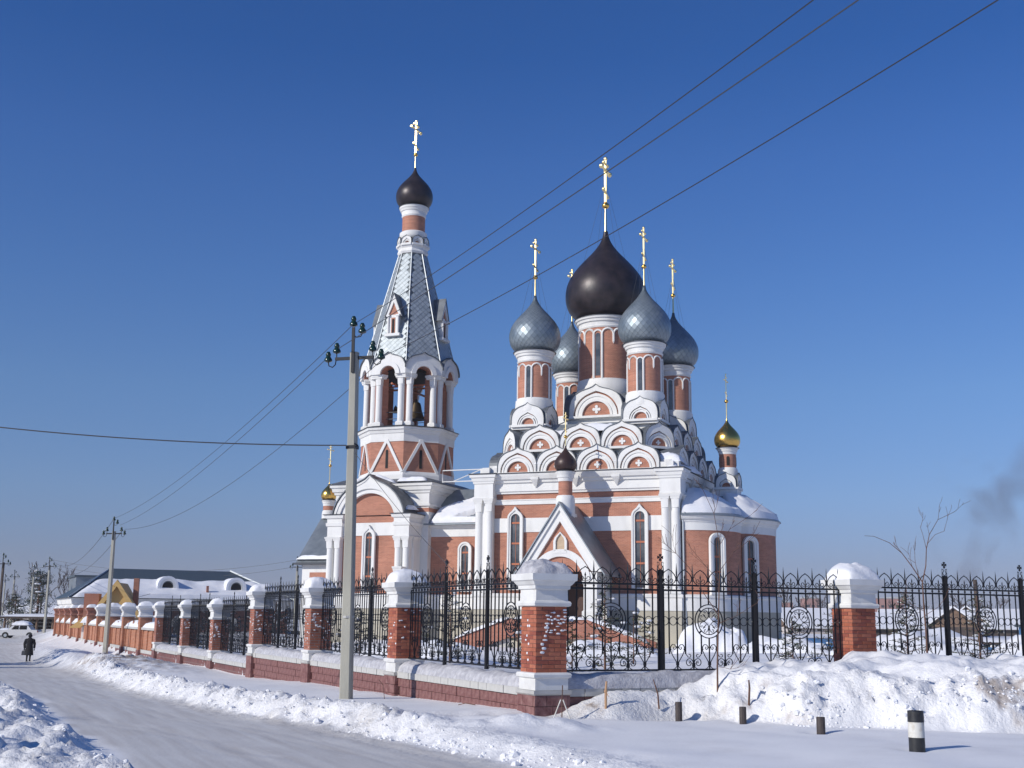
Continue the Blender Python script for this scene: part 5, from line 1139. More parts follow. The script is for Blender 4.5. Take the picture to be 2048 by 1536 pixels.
z = H(4.45,23.2); stick('short dark stump end sticking out of the ploughed snow', [(4.42,22.75,z-.3),(4.44,22.75,z+.02),(4.43,22.75,z+.16)], [.022,.02,.014], M_bark, None, None, 'twig')
stick('curved dry twig lying on the smooth snow right of the near pole', [(-1.0,24.9,H(-1.0,24.9)+.02),(-.85,24.8,H(-.85,24.8)+.05),(-.66,24.7,H(-.66,24.7)+.02)], .009, M_bark, None, None, 'twig')
stick('thin dry stalk leaning beside the near pole in front of the wall', [(-2.75,27.6,H(-2.75,27.6)-.05),(-2.8,27.6,H(-2.8,27.6)+.3),(-2.9,27.6,H(-2.9,27.6)+.42)], .007, M_bark, None, None, 'twig')
# ------------------------------------------------------------------ bare saplings
def twigs(mb, p, d, L, r, depth, rnd, spread=.5, up=.25, n=5, kids=(2,3), minr=.0035):
    pts = [p]; rs = [r]; v = Vector(d).normalized(); q = Vector(p)
    for i in range(n):
        v = (v+Vector((rnd.uniform(-1,1), rnd.uniform(-1,1), rnd.uniform(-.6,1)*.8+up*.3))*.16).normalized(); q = q+v*(L/n); pts.append(tuple(q)); rs.append(max(minr, r*(1-.75*(i+1)/n)))
    mb.tube(pts, rs, 4)
    if depth <= 0: return
    for k in range(rnd.randint(*kids)):
        i = rnd.randint(2, n); b = Vector(pts[i]); dv = (v+Vector((rnd.uniform(-1,1), rnd.uniform(-1,1), rnd.uniform(-.3,1)))*spread*1.6).normalized()
        twigs(mb, tuple(b), dv, L*rnd.uniform(.45,.7), max(minr, rs[i]*.75), depth-1, rnd, spread, up, n, kids, minr)
def sapling(label, x, y, main, branches, r=.017, seed=1):
    z = H(x, y); t = thing('sapling', label, 'sapling', (x, y, z-.03)); q = MB(); q.tube(main, [r*(1-.5*i/(len(main)-1)) for i in range(len(main))], 6); obj('trunk', q, M_bark, t)
    rnd = random.Random(seed); b = MB()
    for pts, rr, nk in branches:
        b.tube(pts, [max(.0045, rr*(1-.7*i/(len(pts)-1))) for i in range(len(pts))], 5)
        for k in range(nk):
            i = rnd.randint(1, len(pts)-1); twigs(b, pts[i], (Vector(pts[i])-Vector(pts[i-1]))+Vector((rnd.uniform(-.3,.3),rnd.uniform(-.3,.3),.1)), rnd.uniform(.2,.5), .0055, 1, rnd, .5)
    obj('branches', b, M_bark, t); return t
sapling('thin bare sapling in front of the fence before the round apse', 3.97, 23.45, [(0,0,0),(.005,0,.5),(.03,0,1.1),(.06,0,1.7),(.07,0,2.0)],
    [([(.05,0,1.45),(-.25,.0,1.9),(-.5,0,2.35),(-.75,0,2.62),(-1.05,0,2.72)], .009, 4), ([(.07,0,2.0),(.1,0,2.45),(.08,0,2.9),(.0,0,3.4),(-.2,0,3.85)], .011, 5), ([(.09,0,2.3),(.35,0,2.65),(.62,.0,2.85)], .007, 3), ([(.1,0,2.8),(.3,0,3.1),(.6,0,3.3)], .006, 2), ([(.05,0,1.3),(.4,0,1.45),(.8,0,1.7)], .006, 3), ([(.03,0,.5),(.25,0,.45),(.5,0,.75)], .006, 2), ([(.08,0,2.1),(-.15,0,2.35),(-.4,0,2.65)], .006, 2)], .02, 5)
sapling('tall bare sapling at right whose two limbs arch above the fence', 8.72, 25.6, [(0,0,-.1),(.0,0,.6),(-.02,0,1.2),(-.02,0,1.62)],
    [([(-.02,0,1.6),(-.22,0,1.92),(-.42,0,2.2),(-.68,0,2.42),(-1.0,0,2.55),(-1.2,0,2.56)], .012, 3), ([(-.02,0,1.6),(.07,0,1.95),(.1,0,2.3),(.18,0,2.6),(.38,0,2.92),(.72,0,3.08)], .013, 3), ([(.12,0,2.4),(.3,0,2.6),(.5,0,2.68)], .006, 1), ([(-.1,0,1.75),(-.15,0,2.0),(-.3,0,2.1)], .006, 1), ([(.1,0,2.3),(.04,0,2.6),(.0,0,2.75)], .006, 1), ([(-.02,0,1.0),(-.3,0,1.15),(-.5,0,1.4)], .006, 1), ([(-.02,0,.9),(.3,0,1.1),(.45,0,1.3)], .006, 1)], .024, 8)
# ------------------------------------------------------------------ young conifers and shrubs behind the fence
def conifer(label, x, y, h, w, seed, dens=1., snow=True, m_=None, group='young conifers behind the fence', droop=.15, cat='conifer'):
    z = H(x, y); t = thing('young_conifer', label, cat, (x, y, z-.05), 0, group); rnd = random.Random(seed)
    q = MB(); q.tube([(0,0,0),(0,0,h*.98)], [.03*h/2, .008], 6); obj('trunk', q, M_bark, t)
    f = MB(); br = MB(); sn = MB(); nb = int(26*h*dens)
    for k in range(nb):
        zz_ = h*(.06+.9*(k/nb)**.95); L = w*(1-zz_/h)**.8*rnd.uniform(.6,1.1)+.06; a = rnd.uniform(0, 2*PI); d = Vector((math.cos(a), math.sin(a), rnd.uniform(.05,.5))).normalized()
        tip = Vector((0,0,zz_))+d*L-Vector((0,0,L*droop)); br.tube([(0,0,zz_), tuple(Vector((0,0,zz_)).lerp(tip,.5)+Vector((0,0,.03))), tuple(tip)], [.009,.006,.003], 3)
        m = int(9+L*26)
        for i in range(m):
            u = rnd.uniform(.18, 1); c = Vector((0,0,zz_)).lerp(tip, u); s_ = rnd.uniform(.035,.075)
            e = Vector((rnd.uniform(-1,1), rnd.uniform(-1,1), rnd.uniform(-.2,.9))).normalized()*s_*1.5; sd_ = e.cross(Vector((rnd.uniform(-1,1),rnd.uniform(-1,1),rnd.uniform(-1,1)))).normalized()*s_*.16
            f.add([c, c+e*.5+sd_, c+e, c+e*.5-sd_], [(0,1,2,3)])
        if snow and rnd.random() < .35:
            u = rnd.uniform(.4,.9); c = Vector((0,0,zz_)).lerp(tip, u); sn.ball(tuple(c+Vector((0,0,.02))), rnd.uniform(.03,.075), 6, 4, (1.2,1.2,.55))
    obj('branches', br, M_bark, t); o = obj('needles', f, m_ or M_needle2, t); o['kind'] = 'stuff'
    if snow and sn.v: o = obj('snow', sn, M_snowp, t); o['kind'] = 'stuff'
    return t
def P2(s, t): x, y = PT(s, t); return x, y
cl = [(2.05,26.2,2.0,.75,'taller sparse young conifer just right of the corner pillar'),(1.3,25.2,1.15,.6,'low sparse conifer at the fence next to the corner pillar'),(3.1,30.5,1.35,.7,'small conifer seen through the iron medallion'),(3.9,34,1.1,.7,'small conifer before the right stair parapet'),(.2,27.6,1.2,.7,'small conifer behind the fence left of the corner pillar')]
for i, (x, y, h, w, l_) in enumerate(cl): conifer(l_, x, y, h, w, 70+i, .8)
cl = [(6.8,29.4,1.2,.6,'little conifer behind the fence left of the right hand pillar'),(10.4,32.0,1.9,.9,'snowy conifer behind the rightmost visible fence panel'),(11.9,31.0,1.9,.9,'snowy conifer at the right edge behind the fence'),(9.0,33.6,1.8,.8,'dark conifer behind the tall right sapling')]
for i, (x, y, h, w, l_) in enumerate(cl): conifer(l_, x, y, h, w, 90+i, 1.1)
shl = [(9.5,2.2,2.0),(12.5,2.0,1.5),(17.0,2.2,1.6),(19.8,2.6,1.4),(24.5,1.8,2.1),(27.0,2.0,2.3),(31.0,2.0,2.3),(33.8,1.8,2.4),(37.5,2.0,2.3),(40.8,2.0,2.2),(5.2,2.4,1.3)]
shn = ['behind the fence beside the pillar right of the near pole','behind the fence seen right of the near pole','behind the fence seen left of the near pole','behind the fence in front of the left brick ramp','behind the fence just right of the fence step','behind the fence just left of the fence step','behind the fence right of the shorter pillars','between the two shorter pillars, left one','behind the farthest fence section, right one','behind the farthest fence section, left one','behind the first fence section left of the corner']
for i, ((s, t_, h), n_) in enumerate(zip(shl, shn)):
    x, y = PT(s, t_); conifer('dark snow-flecked conifer '+n_, x, y, h, .95, 120+i, 1.1, True, M_needle, 'dark conifers behind the left fence')
# ------------------------------------------------------------------ larger trees
def bare_tree(label, x, y, h, seed, m_=None, group='bare trees in the distance', minr=.02, depth=3, w=.5):
    z = H(x, y); t = thing('bare_tree', label, 'tree', (x, y, z-.1), 0, group); rnd = random.Random(seed)
    q = MB(); q.tube([(0,0,0),(rnd.uniform(-.1,.1),0,h*.4),(rnd.uniform(-.2,.2),0,h*.9)], [.018*h,.012*h,.004*h], 6); obj('trunk', q, m_ or M_tree, t)
    b = MB()
    for k in range(int(9+h)):
        zz_ = h*rnd.uniform(.25,.85); a = rnd.uniform(0, 2*PI); twigs(b, (0,0,zz_), (math.cos(a)*w, math.sin(a)*w, rnd.uniform(.5,1.)), h*rnd.uniform(.2,.36)*(1.15-zz_/h*.5), .006*h, depth, rnd, .4, .5, 4, (2,3), minr)
    obj('crown', b, m_ or M_tree, t); return t
def pine(label, x, y, h, w, seed, zb=.15, group='dark pines in the distance', clumps=60, snow=.25):
    z = H(x, y); t = thing('pine_tree', label, 'tree', (x, y, z-.1), 0, group); rnd = random.Random(seed)
    q = MB(); q.tube([(0,0,0),(0,0,h*.9)], [.03*h,.01*h], 7); obj('trunk', q, M_bark, t)
    f = MB(); sn = MB(); br = MB()
    for k in range(clumps):
        zz_ = h*(zb+(1-zb)*rnd.random()**.8); R = w*(1-.75*((zz_/h-zb)/(1-zb))**1.6)*rnd.uniform(.25,1.); a = rnd.uniform(0, 2*PI); c = Vector((R*math.cos(a), R*math.sin(a), zz_)); br.tube([(0,0,zz_-R*.25), tuple(c)], [.04,.015], 3)
        cs = rnd.uniform(.35,.7)*w*.42
        for i in range(70):
            d = Vector((rnd.gauss(0,1), rnd.gauss(0,1), rnd.gauss(0,.6)))*cs*.5; s_ = rnd.uniform(.08,.2)*w*.3; e = Vector((rnd.uniform(-1,1), rnd.uniform(-1,1), rnd.uniform(0,1))).normalized()*s_; sd_ = e.cross(Vector((rnd.uniform(-1,1),rnd.uniform(-1,1),rnd.uniform(-1,1)))).normalized()*s_*.4
            f.add([c+d, c+d+e*.5+sd_, c+d+e, c+d+e*.5-sd_], [(0,1,2,3)])
        if rnd.random() < snow: sn.ball(tuple(c+Vector((0,0,cs*.35))), cs*.5, 7, 4, (1.2,1.2,.35))
    obj('branches', br, M_bark, t); o = obj('crown', f, M_needle, t)
    if sn.v: o = obj('snow', sn, M_snowp, t); o['kind'] = 'stuff'
    return t
pine('big dark pine behind the third pole, ragged top', -54.8, 142, 6.6, 2.5, 3, .12, clumps=80)
pine('lower dark spruce at the far left behind the pole', -59.0, 146, 4.8, 2.1, 4, .03, clumps=80)
pine('low snowy dark fir left of the carport', -58.6, 138, 3.2, 2.2, 9, .02, clumps=60, snow=.5)
bare_tree('hazy leafless tree behind the third pole, right one', -55.6, 152, 6.6, 5, minr=.02, depth=3)
bare_tree('hazy leafless tree left of the third pole', -59.5, 155, 6.8, 6, minr=.02, depth=3)
bare_tree('hazy leafless tree at the far left above the spruce', -67.5, 165, 5.6, 7, minr=.02, depth=3)
# trees out of the frame at left whose shadows fall across the road
bare_tree('leafless tree standing left of the road outside the picture', -35, 57.5, 6.5, 31, minr=.03, group='trees left of the road')
pine('dark pine standing left of the road outside the picture', -36.0, 63.8, 8.5, 2.8, 33, .15, 'trees left of the road')
pine('second dark pine left of the road outside the picture', -40.5, 64.5, 10, 3, 34, .15, 'trees left of the road')
for i, (x, y, h) in enumerate(((-17.5,15.5,5.2),(-20.8,21.0,5.6),(-15.3,11.5,5.0),(-19.2,18.2,5.8),(-14.6,8.6,4.6))):  # unseen spruces added as shadow casters, dappling the near-left snow bank
    pine('%s dark spruce of an unseen row added left of the near road to shade the bank' % ORD[i], x, y, h, 2.1, 300+i, .1, 'trees left of the road', 55)
# ------------------------------------------------------------------ houses at left
def gable(mb, x0, x1, y0, y1, ze, zr, over=.3, th=.12, ridge='x'):
    ym = (y0+y1)/2; X0, X1 = x0-over, x1+over; sl_ = (zr-ze)/(ym-y0); zo = ze-over*sl_; Y0, Y1 = y0-over, y1+over
    mb.add([(X0,Y0,zo),(X1,Y0,zo),(X1,ym,zr),(X0,ym,zr),(X0,Y1,zo),(X1,Y1,zo),(X0,Y0,zo-th),(X1,Y0,zo-th),(X1,ym,zr-th),(X0,ym,zr-th),(X0,Y1,zo-th),(X1,Y1,zo-th)],
           [(0,1,2,3),(3,2,5,4),(6,9,8,7),(9,10,11,8),(0,6,7,1),(4,5,11,10),(0,3,9,6),(3,4,10,9),(1,7,8,2),(2,8,11,5)])
def roof_snow(q00, q10, q11, q01, th, seed, nu=34, nv=18, thr=.0, amp=.5, edge=.08, keep=None):
    """snow blanket over a sloping quad: thickness varies and thins to nothing in bare patches"""
    a, b, c, d = map(Vector, (q00, q10, q11, q01)); nrm = (b-a).cross(d-a).normalized(); nrm = nrm if nrm.z > 0 else -nrm
    vs = []; hs = []
    for j in range(nv+1):
        for i in range(nu+1):
            u, v = i/nu, j/nv; p = a.lerp(b, u).lerp(d.lerp(c, u), v)
            n_ = float(fbm(p.x*.55+seed*7.7, p.y*.55+p.z*.5+seed, 4, seed))-.47; e = min(1, u/edge, (1-u)/edge, v/edge, (1-v)/edge)
            k_ = 1. if keep is None else keep(u, v)
            h = th*(1+amp*n_*3)*min(1, max(0, (n_*2.2+thr+k_-.5)*4))*max(0,e)**.5
            hs.append(h); vs.append(p+nrm*(h if h > .012 else -.02))
    fs = [(j*(nu+1)+i, j*(nu+1)+i+1, (j+1)*(nu+1)+i+1, (j+1)*(nu+1)+i) for j in range(nv) for i in range(nu) if max(hs[j*(nu+1)+i], hs[j*(nu+1)+i+1], hs[(j+1)*(nu+1)+i+1], hs[(j+1)*(nu+1)+i]) > .012]
    q = MB(); q.add(vs, fs); return q
HX, HY = -37.3, 104.6
PH = thing('parish_house', 'long low brick house with blue-grey hipped roof and round dormers, behind the wall', 'house', (HX, HY, -.4), RZR)
PL = 18.6; PD = 13.0; ZE = 3.85; ZRG = 6.55
q = MB(); q.box(0,0,-.5,PL,PD,2.9); obj('wall', q, M_house, PH); q = MB(); q.rect(0,PL,0,PD,[(2.9,.02),(3.2,.08),(3.25,.2),(3.75,.32)]); obj('cornice', q, M_white, PH)
q = MB(); e_ = .55; q.add([(-e_,-e_,ZE-.08),(PL+e_,-e_,ZE-.08),(PL+e_,PD+e_,ZE-.08),(-e_,PD+e_,ZE-.08),(3.6,PD/2,ZRG),(PL-4.0,PD/2,ZRG)], [(0,1,5,4),(1,2,5),(2,3,4,5),(3,0,4),(0,3,2,1)]); obj('roof', q, M_steelroof, PH)
q = MB(); q.tube([(PL+e_,-e_,ZE-.02),(PL-4.0,PD/2,ZRG+.05)], .09, 4); q.tube([(-e_,-e_,ZE-.02),(3.6,PD/2,ZRG+.05)], .06, 4); obj('hip_cap', q, M_ridge, PH)
for k in range(5):
    X = 1.9+k*3.7; q = MB(); q.ring(arc(0,1.4,1.15,0,PI,14), arc(0,1.4,.85,0,PI,14), -.12, .02); w_ = obj('arch_trim', q, M_white, PH, (X,0,0)); q = MB(); q.ext([(.84,-.2),(.84,1.4)]+arc(0,1.4,.84,0,PI,12)+[(-.84,1.4),(-.84,-.2)], -.03, .02); obj('window', q, M_glass, PH, (X,0,0))
for X in (7.9, 14.0):
    q = MB(); q.ext([(.62,0)]+arc(0,.55,.62,0,PI,12)+[(-.62,0)], 0, 2.2); dmr = obj('dormer', q, M_metal, PH, (X,1.0,4.35)); q = MB(); q.ext([(.45,.02)]+arc(0,.5,.45,0,PI,12)+[(-.45,.02)], -.04, .02); obj('opening', q, M_dark, dmr)
    q = MB(); q.ring([(.74,.0)]+arc(0,.55,.74,0,PI,12)+[(-.74,0)], [(.5,.0)]+arc(0,.55,.5,0,PI,12)+[(-.5,0)], -.18, -.045); obj('dormer_front', q, M_white, dmr)
    q = MB(); q.ring([(.95,.1)]+arc(0,.55,.92,0,PI,12)+[(-.95,.1)], [(.70,.1)]+arc(0,.55,.70,0,PI,12)+[(-.70,.1)], -.2, 2.3); o = obj('snow', q, M_snowp, dmr); o['kind'] = 'stuff'
for X in (11.3,): q = MB(); q.box(X-.1,.2,4.0,X+.1,.4,5.0); obj('chimney', q, M_house, PH)
sn = roof_snow((-e_+.3,-e_+.05,ZE-.02),(PL+e_-.2,-e_+.05,ZE-.02),(PL-2.2,PD/2*.50,ZE+(ZRG-ZE)*.53),(2.0,PD/2*.50,ZE+(ZRG-ZE)*.53), .36, 3, 80, 18, .55, .35, .05)
o = obj('roof_snow', sn, M_snowp, None, (HX, HY, -.4), RZR, True); tag(o, 'thick snow on the lower roof slope of the long grey-roofed house', None, None, 'stuff')
# white gable annex left, small grey roof far left
q = MB(); q.box(-.06,.05,-.4,-.02,PD-.05,2.88); obj('end_wall', q, M_white, PH)
t = thing('warehouse', 'flat grey building end seen behind the long grey roof', 'building', (-49.9, 140, -.4), RZR); q = MB(); q.box(0,0,0,12,8,6.6); obj('wall', q, M_metal, t); q = MB(); q.rect(0,12,0,8,[(6.6,.2),(6.8,.2)]); obj('roof', q, M_steelroof, t)
# unfinished yellow wooden gable
YG = thing('timber_gable', 'unfinished yellow timber gable with brick chimneys behind the brick wall', 'house', (-30.0, 93.2, -.75), R_(8))
q = MB(); q.ext([(-1.6,2.55),(0,5.15),(1.6,2.55)], 0, 4.5); obj('gable_boards', q, M_yellow, YG)
q = MB(); q.ring([(3.3,1.7),(1.75,2.9),(0,5.35),(-1.75,2.9),(-3.3,1.7)], [(2.5,1.7),(1.45,2.7),(0,4.85),(-1.45,2.7),(-2.5,1.7)], -.35, -.02); obj('barge_board', q, M_yellow, YG)
q = MB(); q.box(-1.9,-.3,2.95,1.9,-.1,3.08); q.box(-2.1,-.4,2.35,2.1,-.15,2.5); 
for X in (-1.3,-.1,1.2): q.box(X-.05,-.35,1.2,X+.05,-.25,2.4)
obj('beam', q, M_plank, YG); q = MB(); q.box(-2.4,-.1,0,2.6,4.4,2.5); obj('wall', q, M_white, YG)
q = MB(); q.rect(-2.6,-1.5,1.0,2.0,[(2,0),(4.3,0)]); obj('chimney', q, M_house, YG); q = MB(); q.rect(.75,1.15,2.6,3.0,[(3,0),(5.55,0)]); obj('chimney', q, M_house, YG)
o = obj('snow_heap', lump(3.6,1.8,.8,77,24,.05,.5), M_snowp, None, (-30.2, 92.0, 1.35), R_(8), True); tag(o, 'snow sliding off below the yellow timber gable', None, None, 'stuff')
# log carport
CPt = thing('carport', 'low dark log carport with a snow-covered flat roof behind the car', 'shed', (-56.2, 136, -.7), R_(3))
for k in range(4): q = MB(); q.tube([(.2+k*1.75,0,0),(.2+k*1.75,0,2.1)], .13, 6); obj('post', q, M_plank, CPt); q = MB(); q.tube([(.2+k*1.75,4,0),(.2+k*1.75,4,2.1)], .13, 6); obj('post', q, M_plank, CPt)
q = MB(); q.box(-.3,-.5,2.1,5.9,4.5,2.35); obj('roof', q, M_timber, CPt); q = MB(); q.box(.2,4.1,0,5.6,4.3,2.0); obj('back_wall', q, M_timber, CPt)
for k in range(4): q = MB(); q.box(1.2,3.9,.35+k*.42,5.4,4.05,.5+k*.42); obj('rail', q, M_coping if k > 1 else M_timber, CPt)
o = obj('roof_snow', lump(6.2,5.2,.3,55,24,.05,.35), M_snowp, None, (-53.4, 138.2, 1.63), R_(3), True); tag(o, 'snow on the flat carport roof', None, None, 'stuff')
t = thing('shed', 'shed with a snowy sloping roof behind the carport', 'shed', (-49.5, 137, -.5), R_(20)); q = MB(); q.box(0,0,0,5.5,4,2.4); obj('wall', q, M_timber, t); q = MB(); gable(q,0,5.5,0,4,2.4,4.0); obj('roof', q, M_snowp, t)
# ------------------------------------------------------------------ car
def car():
    t = thing('parked_car', 'white estate car with snow on its roof at the end of the road', 'car', (-54.3, 131, -.63), R_(3))
    L, W = 4.1, 1.6; prof = [(0,.32),(0,.62),(.12,.78),(.95,.84),(1.55,1.0),(3.85,1.0),(4.0,.9),(4.1,.6),(4.1,.32)]
    prof = [(0,.3),(-.03,.55),(.08,.80),(1.0,.88),(4.02,.90),(4.1,.6),(4.08,.3)]
    q = MB(); ws_ = [(.0,.30),(.35,.30)]
    pts = [(4.08,.3),(4.12,.6),(4.02,.9),(1.0,.88),(.08,.80),(-.03,.55),(0,.3)]+[(.42,.3)]+arc(.78,.3,.36,PI,0,10)[::1]+[(2.95,.3)]+arc(3.3,.3,.36,PI,0,10)
    q.ext(pts, -W/2, W/2); obj('body', q, M_car, t)
    q = MB(); q.levels([[(x0,-y_,z),(x1,-y_,z),(x1,y_,z),(x0,y_,z)] for x0, x1, y_, z in ((.95,3.45,.76,.88),(1.45,3.0,.64,1.34),(1.55,2.9,.6,1.38))]); obj('cabin', q, M_car, t)
    for sgn in (-1, 1):
        for x0, x1 in ((1.35,2.1),(2.18,2.95)):
            q = MB(); y0, y1 = sgn*.765, sgn*.66; 
            q.add([(x0,y0-sgn*.0,.93),(x1,y0,.93),(x1-(.12 if x1 > 3.4 else .02),y1,1.31),(x0+(.3 if x0 < 1.5 else .02),y1,1.31)], [(0,1,2,3),(3,2,1,0)]); o = obj('side_window', q, M_dark, t); o.location.y = sgn*.012
        for x in (.78, 3.3):
            q = MB(); q.tube([(x,sgn*.6,.3),(x,sgn*.8,.3)], .30, 16); w_ = obj('wheel', q, M_tyre, t); q = MB(); q.tube([(x,sgn*.79,.3),(x,sgn*.81,.3)], .17, 12); obj('rim', q, M_ridge, w_)
        q = MB(); q.box(-.05,sgn*.72-.09,.55,.02,sgn*.72+.09,.72); obj('headlight', q, M_glass, t); q = MB(); q.box(4.06,sgn*.7-.09,.5,4.13,sgn*.7+.09,.8); obj('tail_light', q, M_red, t)
    q = MB(); q.box(-.08,-.8,.32,.02,.8,.45); q.box(4.06,-.8,.32,4.16,.8,.45); obj('bumper', q, M_tyre, t)
    o = obj('snow_heap', lump(1.9,1.35,.42,88,16,.05,.5,(-.3,0)), M_snowp, None, (-54.3+2.25, 131.1, -.63+1.38), R_(3), True); tag(o, 'snow heap on the roof of the white car', 'snow heap')
    o = obj('snow_heap', lump(1.1,1.4,.22,89,14,.05,.5), M_snowp, None, (-54.3+.6, 131.0, -.63+.84), R_(3), True); tag(o, 'snow on the bonnet of the white car', 'snow heap')
car()
# ------------------------------------------------------------------ person walking with a bag
def person(x, y, z):
    t = thing('person', 'person in a long black coat walking on the road, seen from behind, carrying a bag', 'person', (x, y, z), R_(10))
    V = [((0,0,.92),.17),((0,0,1.15),.16),((0,0,1.33),.19),((0,0,1.42),.09),((0,.01,1.49),.08),((0,.03,1.55),.10),((0,.03,1.60),.09),
         ((-.09,0,.86),.12),((-.10,.05,.48),.085),((-.10,-.02,.10),.06),((-.10,.14,.04),.05),((.09,0,.86),.12),((.10,-.06,.48),.085),((.10,-.14,.12),.06),((.10,.0,.04),.05),
         ((-.2,0,1.36),.085),((-.29,-.02,1.1),.065),((-.28,.02,.86),.05),((-.28,.03,.76),.035),((.2,0,1.36),.085),((.29,.03,1.1),.065),((.27,.1,.88),.05),((.26,.14,.80),.035)]
    E = [(0,1),(1,2),(2,3),(3,4),(4,5),(5,6),(0,7),(7,8),(8,9),(9,10),(0,11),(11,12),(12,13),(13,14),(2,15),(15,16),(16,17),(17,18),(2,19),(19,20),(20,21),(21,22)]
    me = bpy.data.meshes.new('body'); me.from_pydata([v for v, _ in V], E, []); me.update(); me.materials.append(M_coat)
    o = bpy.data.objects.new('body', me); COL.objects.link(o); o.parent = t
    sm_ = o.modifiers.new('skin', 'SKIN'); 
    for i, (_, r) in enumerate(V): me.skin_vertices[0].data[i].radius = (r, r*.85)
    me.skin_vertices[0].data[0].use_root = True; sb = o.modifiers.new('sub', 'SUBSURF'); sb.levels = 1; sb.render_levels = 1
    q = MB(); q.lathe([(.42,.27),(.5,.26),(.8,.225),(1.0,.2),(1.15,.2),(1.32,.215),(1.43,.13),(1.47,.09)], 18); 
    for i, v in enumerate(q.v): q.v[i] = (v[0], v[1]*.72, v[2])
    obj('coat', q, M_coat, t, sm=True)
    for s_ in (-1, 1): q = MB(); q.tube([(s_*.2,0,1.36),(s_*.29,0,1.1),(s_*.28,.04,.85)], [.1,.08,.065], 9); obj('sleeve', q, M_coat, t, sm=True)
    q = MB(); q.ball((0,.02,1.58), .125, 12, 8, (1,1.05,.95)); obj('hat', q, M_coat, t, sm=True)
    q = MB(); q.ball((0,.085,1.54), .085, 10, 7, (1,.8,1)); f_ = obj('face', q, M_skin, t, sm=True)
    for s_ in (-1, 1):
        q = MB(); q.box(s_*.10-.045,-.1+s_*-.07,0,s_*.10+.045,.16+s_*-.07,.09); obj('boot', q, M_paintk, t)
        for k in range(4): q = MB(); q.tube([(s_*.28+(k-1.5)*.016,.05,.79),(s_*.28+(k-1.5)*.017,.06,.73),(s_*.28+(k-1.5)*.015,.045,.70)], .009, 5); obj('finger', q, M_coat, t)
    b = thing('bag', 'dark shoulder-strap bag hanging from the walking person\'s left hand', 'bag', (x-.30, y-.0, z+.42)); q = MB(); q.rect(-.12,.12,-.06,.06,[(0,-.01),(.03,.01),(.22,.0),(.27,-.03)]); obj('pouch', q, M_blue2, b); q = MB(); q.tube([(-.08,0,.26),(-.05,0,.36),(.02,0,.39),(.08,0,.26)], .01, 5); obj('handle', q, M_coat, b)
M_blue2 = mat('dark_bag', (.03,.035,.05), .6)
_x, _y = -29.25, 75.0; person(_x, _y, H(_x, _y)-.01)
# ------------------------------------------------------------------ distant right side
def house(label, x, y, L, W, ze, zr, rz, wall_m, roof_snowy=True, group='low houses beyond the fence', win=3, z=None):
    z = -.4 if z is None else z
    t = thing('house', label, 'house', (x, y, z), rz, group); q = MB(); q.box(0,0,-.5,L,W,ze); obj('wall', q, wall_m, t)
    q = MB(); q.add([(0,0,ze),(0,W,ze),(0,W/2,zr),(L,0,ze),(L,W,ze),(L,W/2,zr)], [(0,2,1),(3,4,5),(0,3,5,2),(1,2,5,4)]); obj('gable', q, M_plank, t)
    q = MB(); gable(q,0,L,0,W,ze,zr+.1,.4,.12); r = obj('roof', q, M_timber, t)
    if roof_snowy:
        q = MB(); gable(q,0,L,0,W,ze+.28,zr+.40,.38,.27); o = obj('snow', q, M_snowp, r); o['kind'] = 'stuff'
    for k in range(win): q = MB(); X = L*(k+.5)/win; q.box(X-.45,-.06,1.0,X+.45,.02,2.1); w_ = obj('window', q, M_dark, t); q = MB(); q.ring([(X+.55,.95),(X+.55,2.2),(X-.55,2.2),(X-.55,.95)],[(X+.45,1.0),(X+.45,2.1),(X-.45,2.1),(X-.45,1.0)],-.1,-.01); obj('window_frame', q, M_white, w_)
    return t
house('low house with wide snowy roof just right of the apse', 48.5, 212, 11, 12, 1.6, 4.6, R_(8), M_farw)
house('snow-roofed shed right of the right hand pillar', 62.0, 200, 15, 10, 1.5, 4.4, R_(-4), M_plank)
house('house with a broken dark gable behind the right sapling', 71.5, 185, 10, 8, 2.0, 4.8, R_(75), M_timber)
house('yellowish gabled cottage right of the sapling', 84.5, 215, 9, 7.5, 2.4, 5.4, R_(70), M_yellow)
house('dark cottage under a snowy roof beyond the last fence posts', 88, 225, 15, 9, 2.2, 5.0, R_(5), M_timber)
t = thing('kiosk', 'blue kiosk under snow at the right edge', 'kiosk', (26.5, 60, -.6), R_(5)); q = MB(); q.box(0,0,0,5,3,2.5); obj('wall', q, M_blue, t); q = MB(); q.rect(0,5,0,3,[(2.5,.15),(2.62,.15)]); obj('roof', q, M_steelroof, t); o = obj('snow_heap', lump(5.4,3.4,.9,91,16,.05,.5), M_snowp, None, (29.0, 61.6, 2.0), R_(5), True); tag(o, 'deep snow on the blue kiosk at the right edge', 'snow heap')
t = thing('container', 'low blue container half hidden in snow between right pillar and sapling', 'container', (22.6, 70, -.6), R_(-3)); q = MB(); q.box(0,0,0,7.5,2.4,1.5); obj('body', q, M_blue, t); q = MB(); q.box(-.15,-.15,1.5,7.65,2.55,1.62); obj('lid', q, M_timber, t)
o = obj('snow_heap', lump(7.6,2.6,.25,93,20,.05,.4), M_snowp, None, (26.35, 71.0, 1.02), R_(-3), True); tag(o, 'thin snow on the low blue container', 'snow heap')
t = thing('car_under_snow', 'blue covered trailer near the foot of the apse', 'trailer', (16.6, 71, -.3)); q = MB(); q.rect(0,2.4,0,1.6,[(.4,0),(.8,.02),(1.25,-.06),(1.4,-.3)]); obj('tarpaulin', q, M_blue, t)
for k in (.5, 1.9): q = MB(); q.tube([(k,-.05,.35),(k,.15,.35)], .32, 12); obj('wheel', q, M_tyre, t)
q = MB(); q.box(0,0,0,26,.12,1.5); tag(obj('board_fence', q, M_plank, None, (17.5, 78, -.45), R_(-2)), 'dark board fence beyond the church yard right of the apse', 'fence')
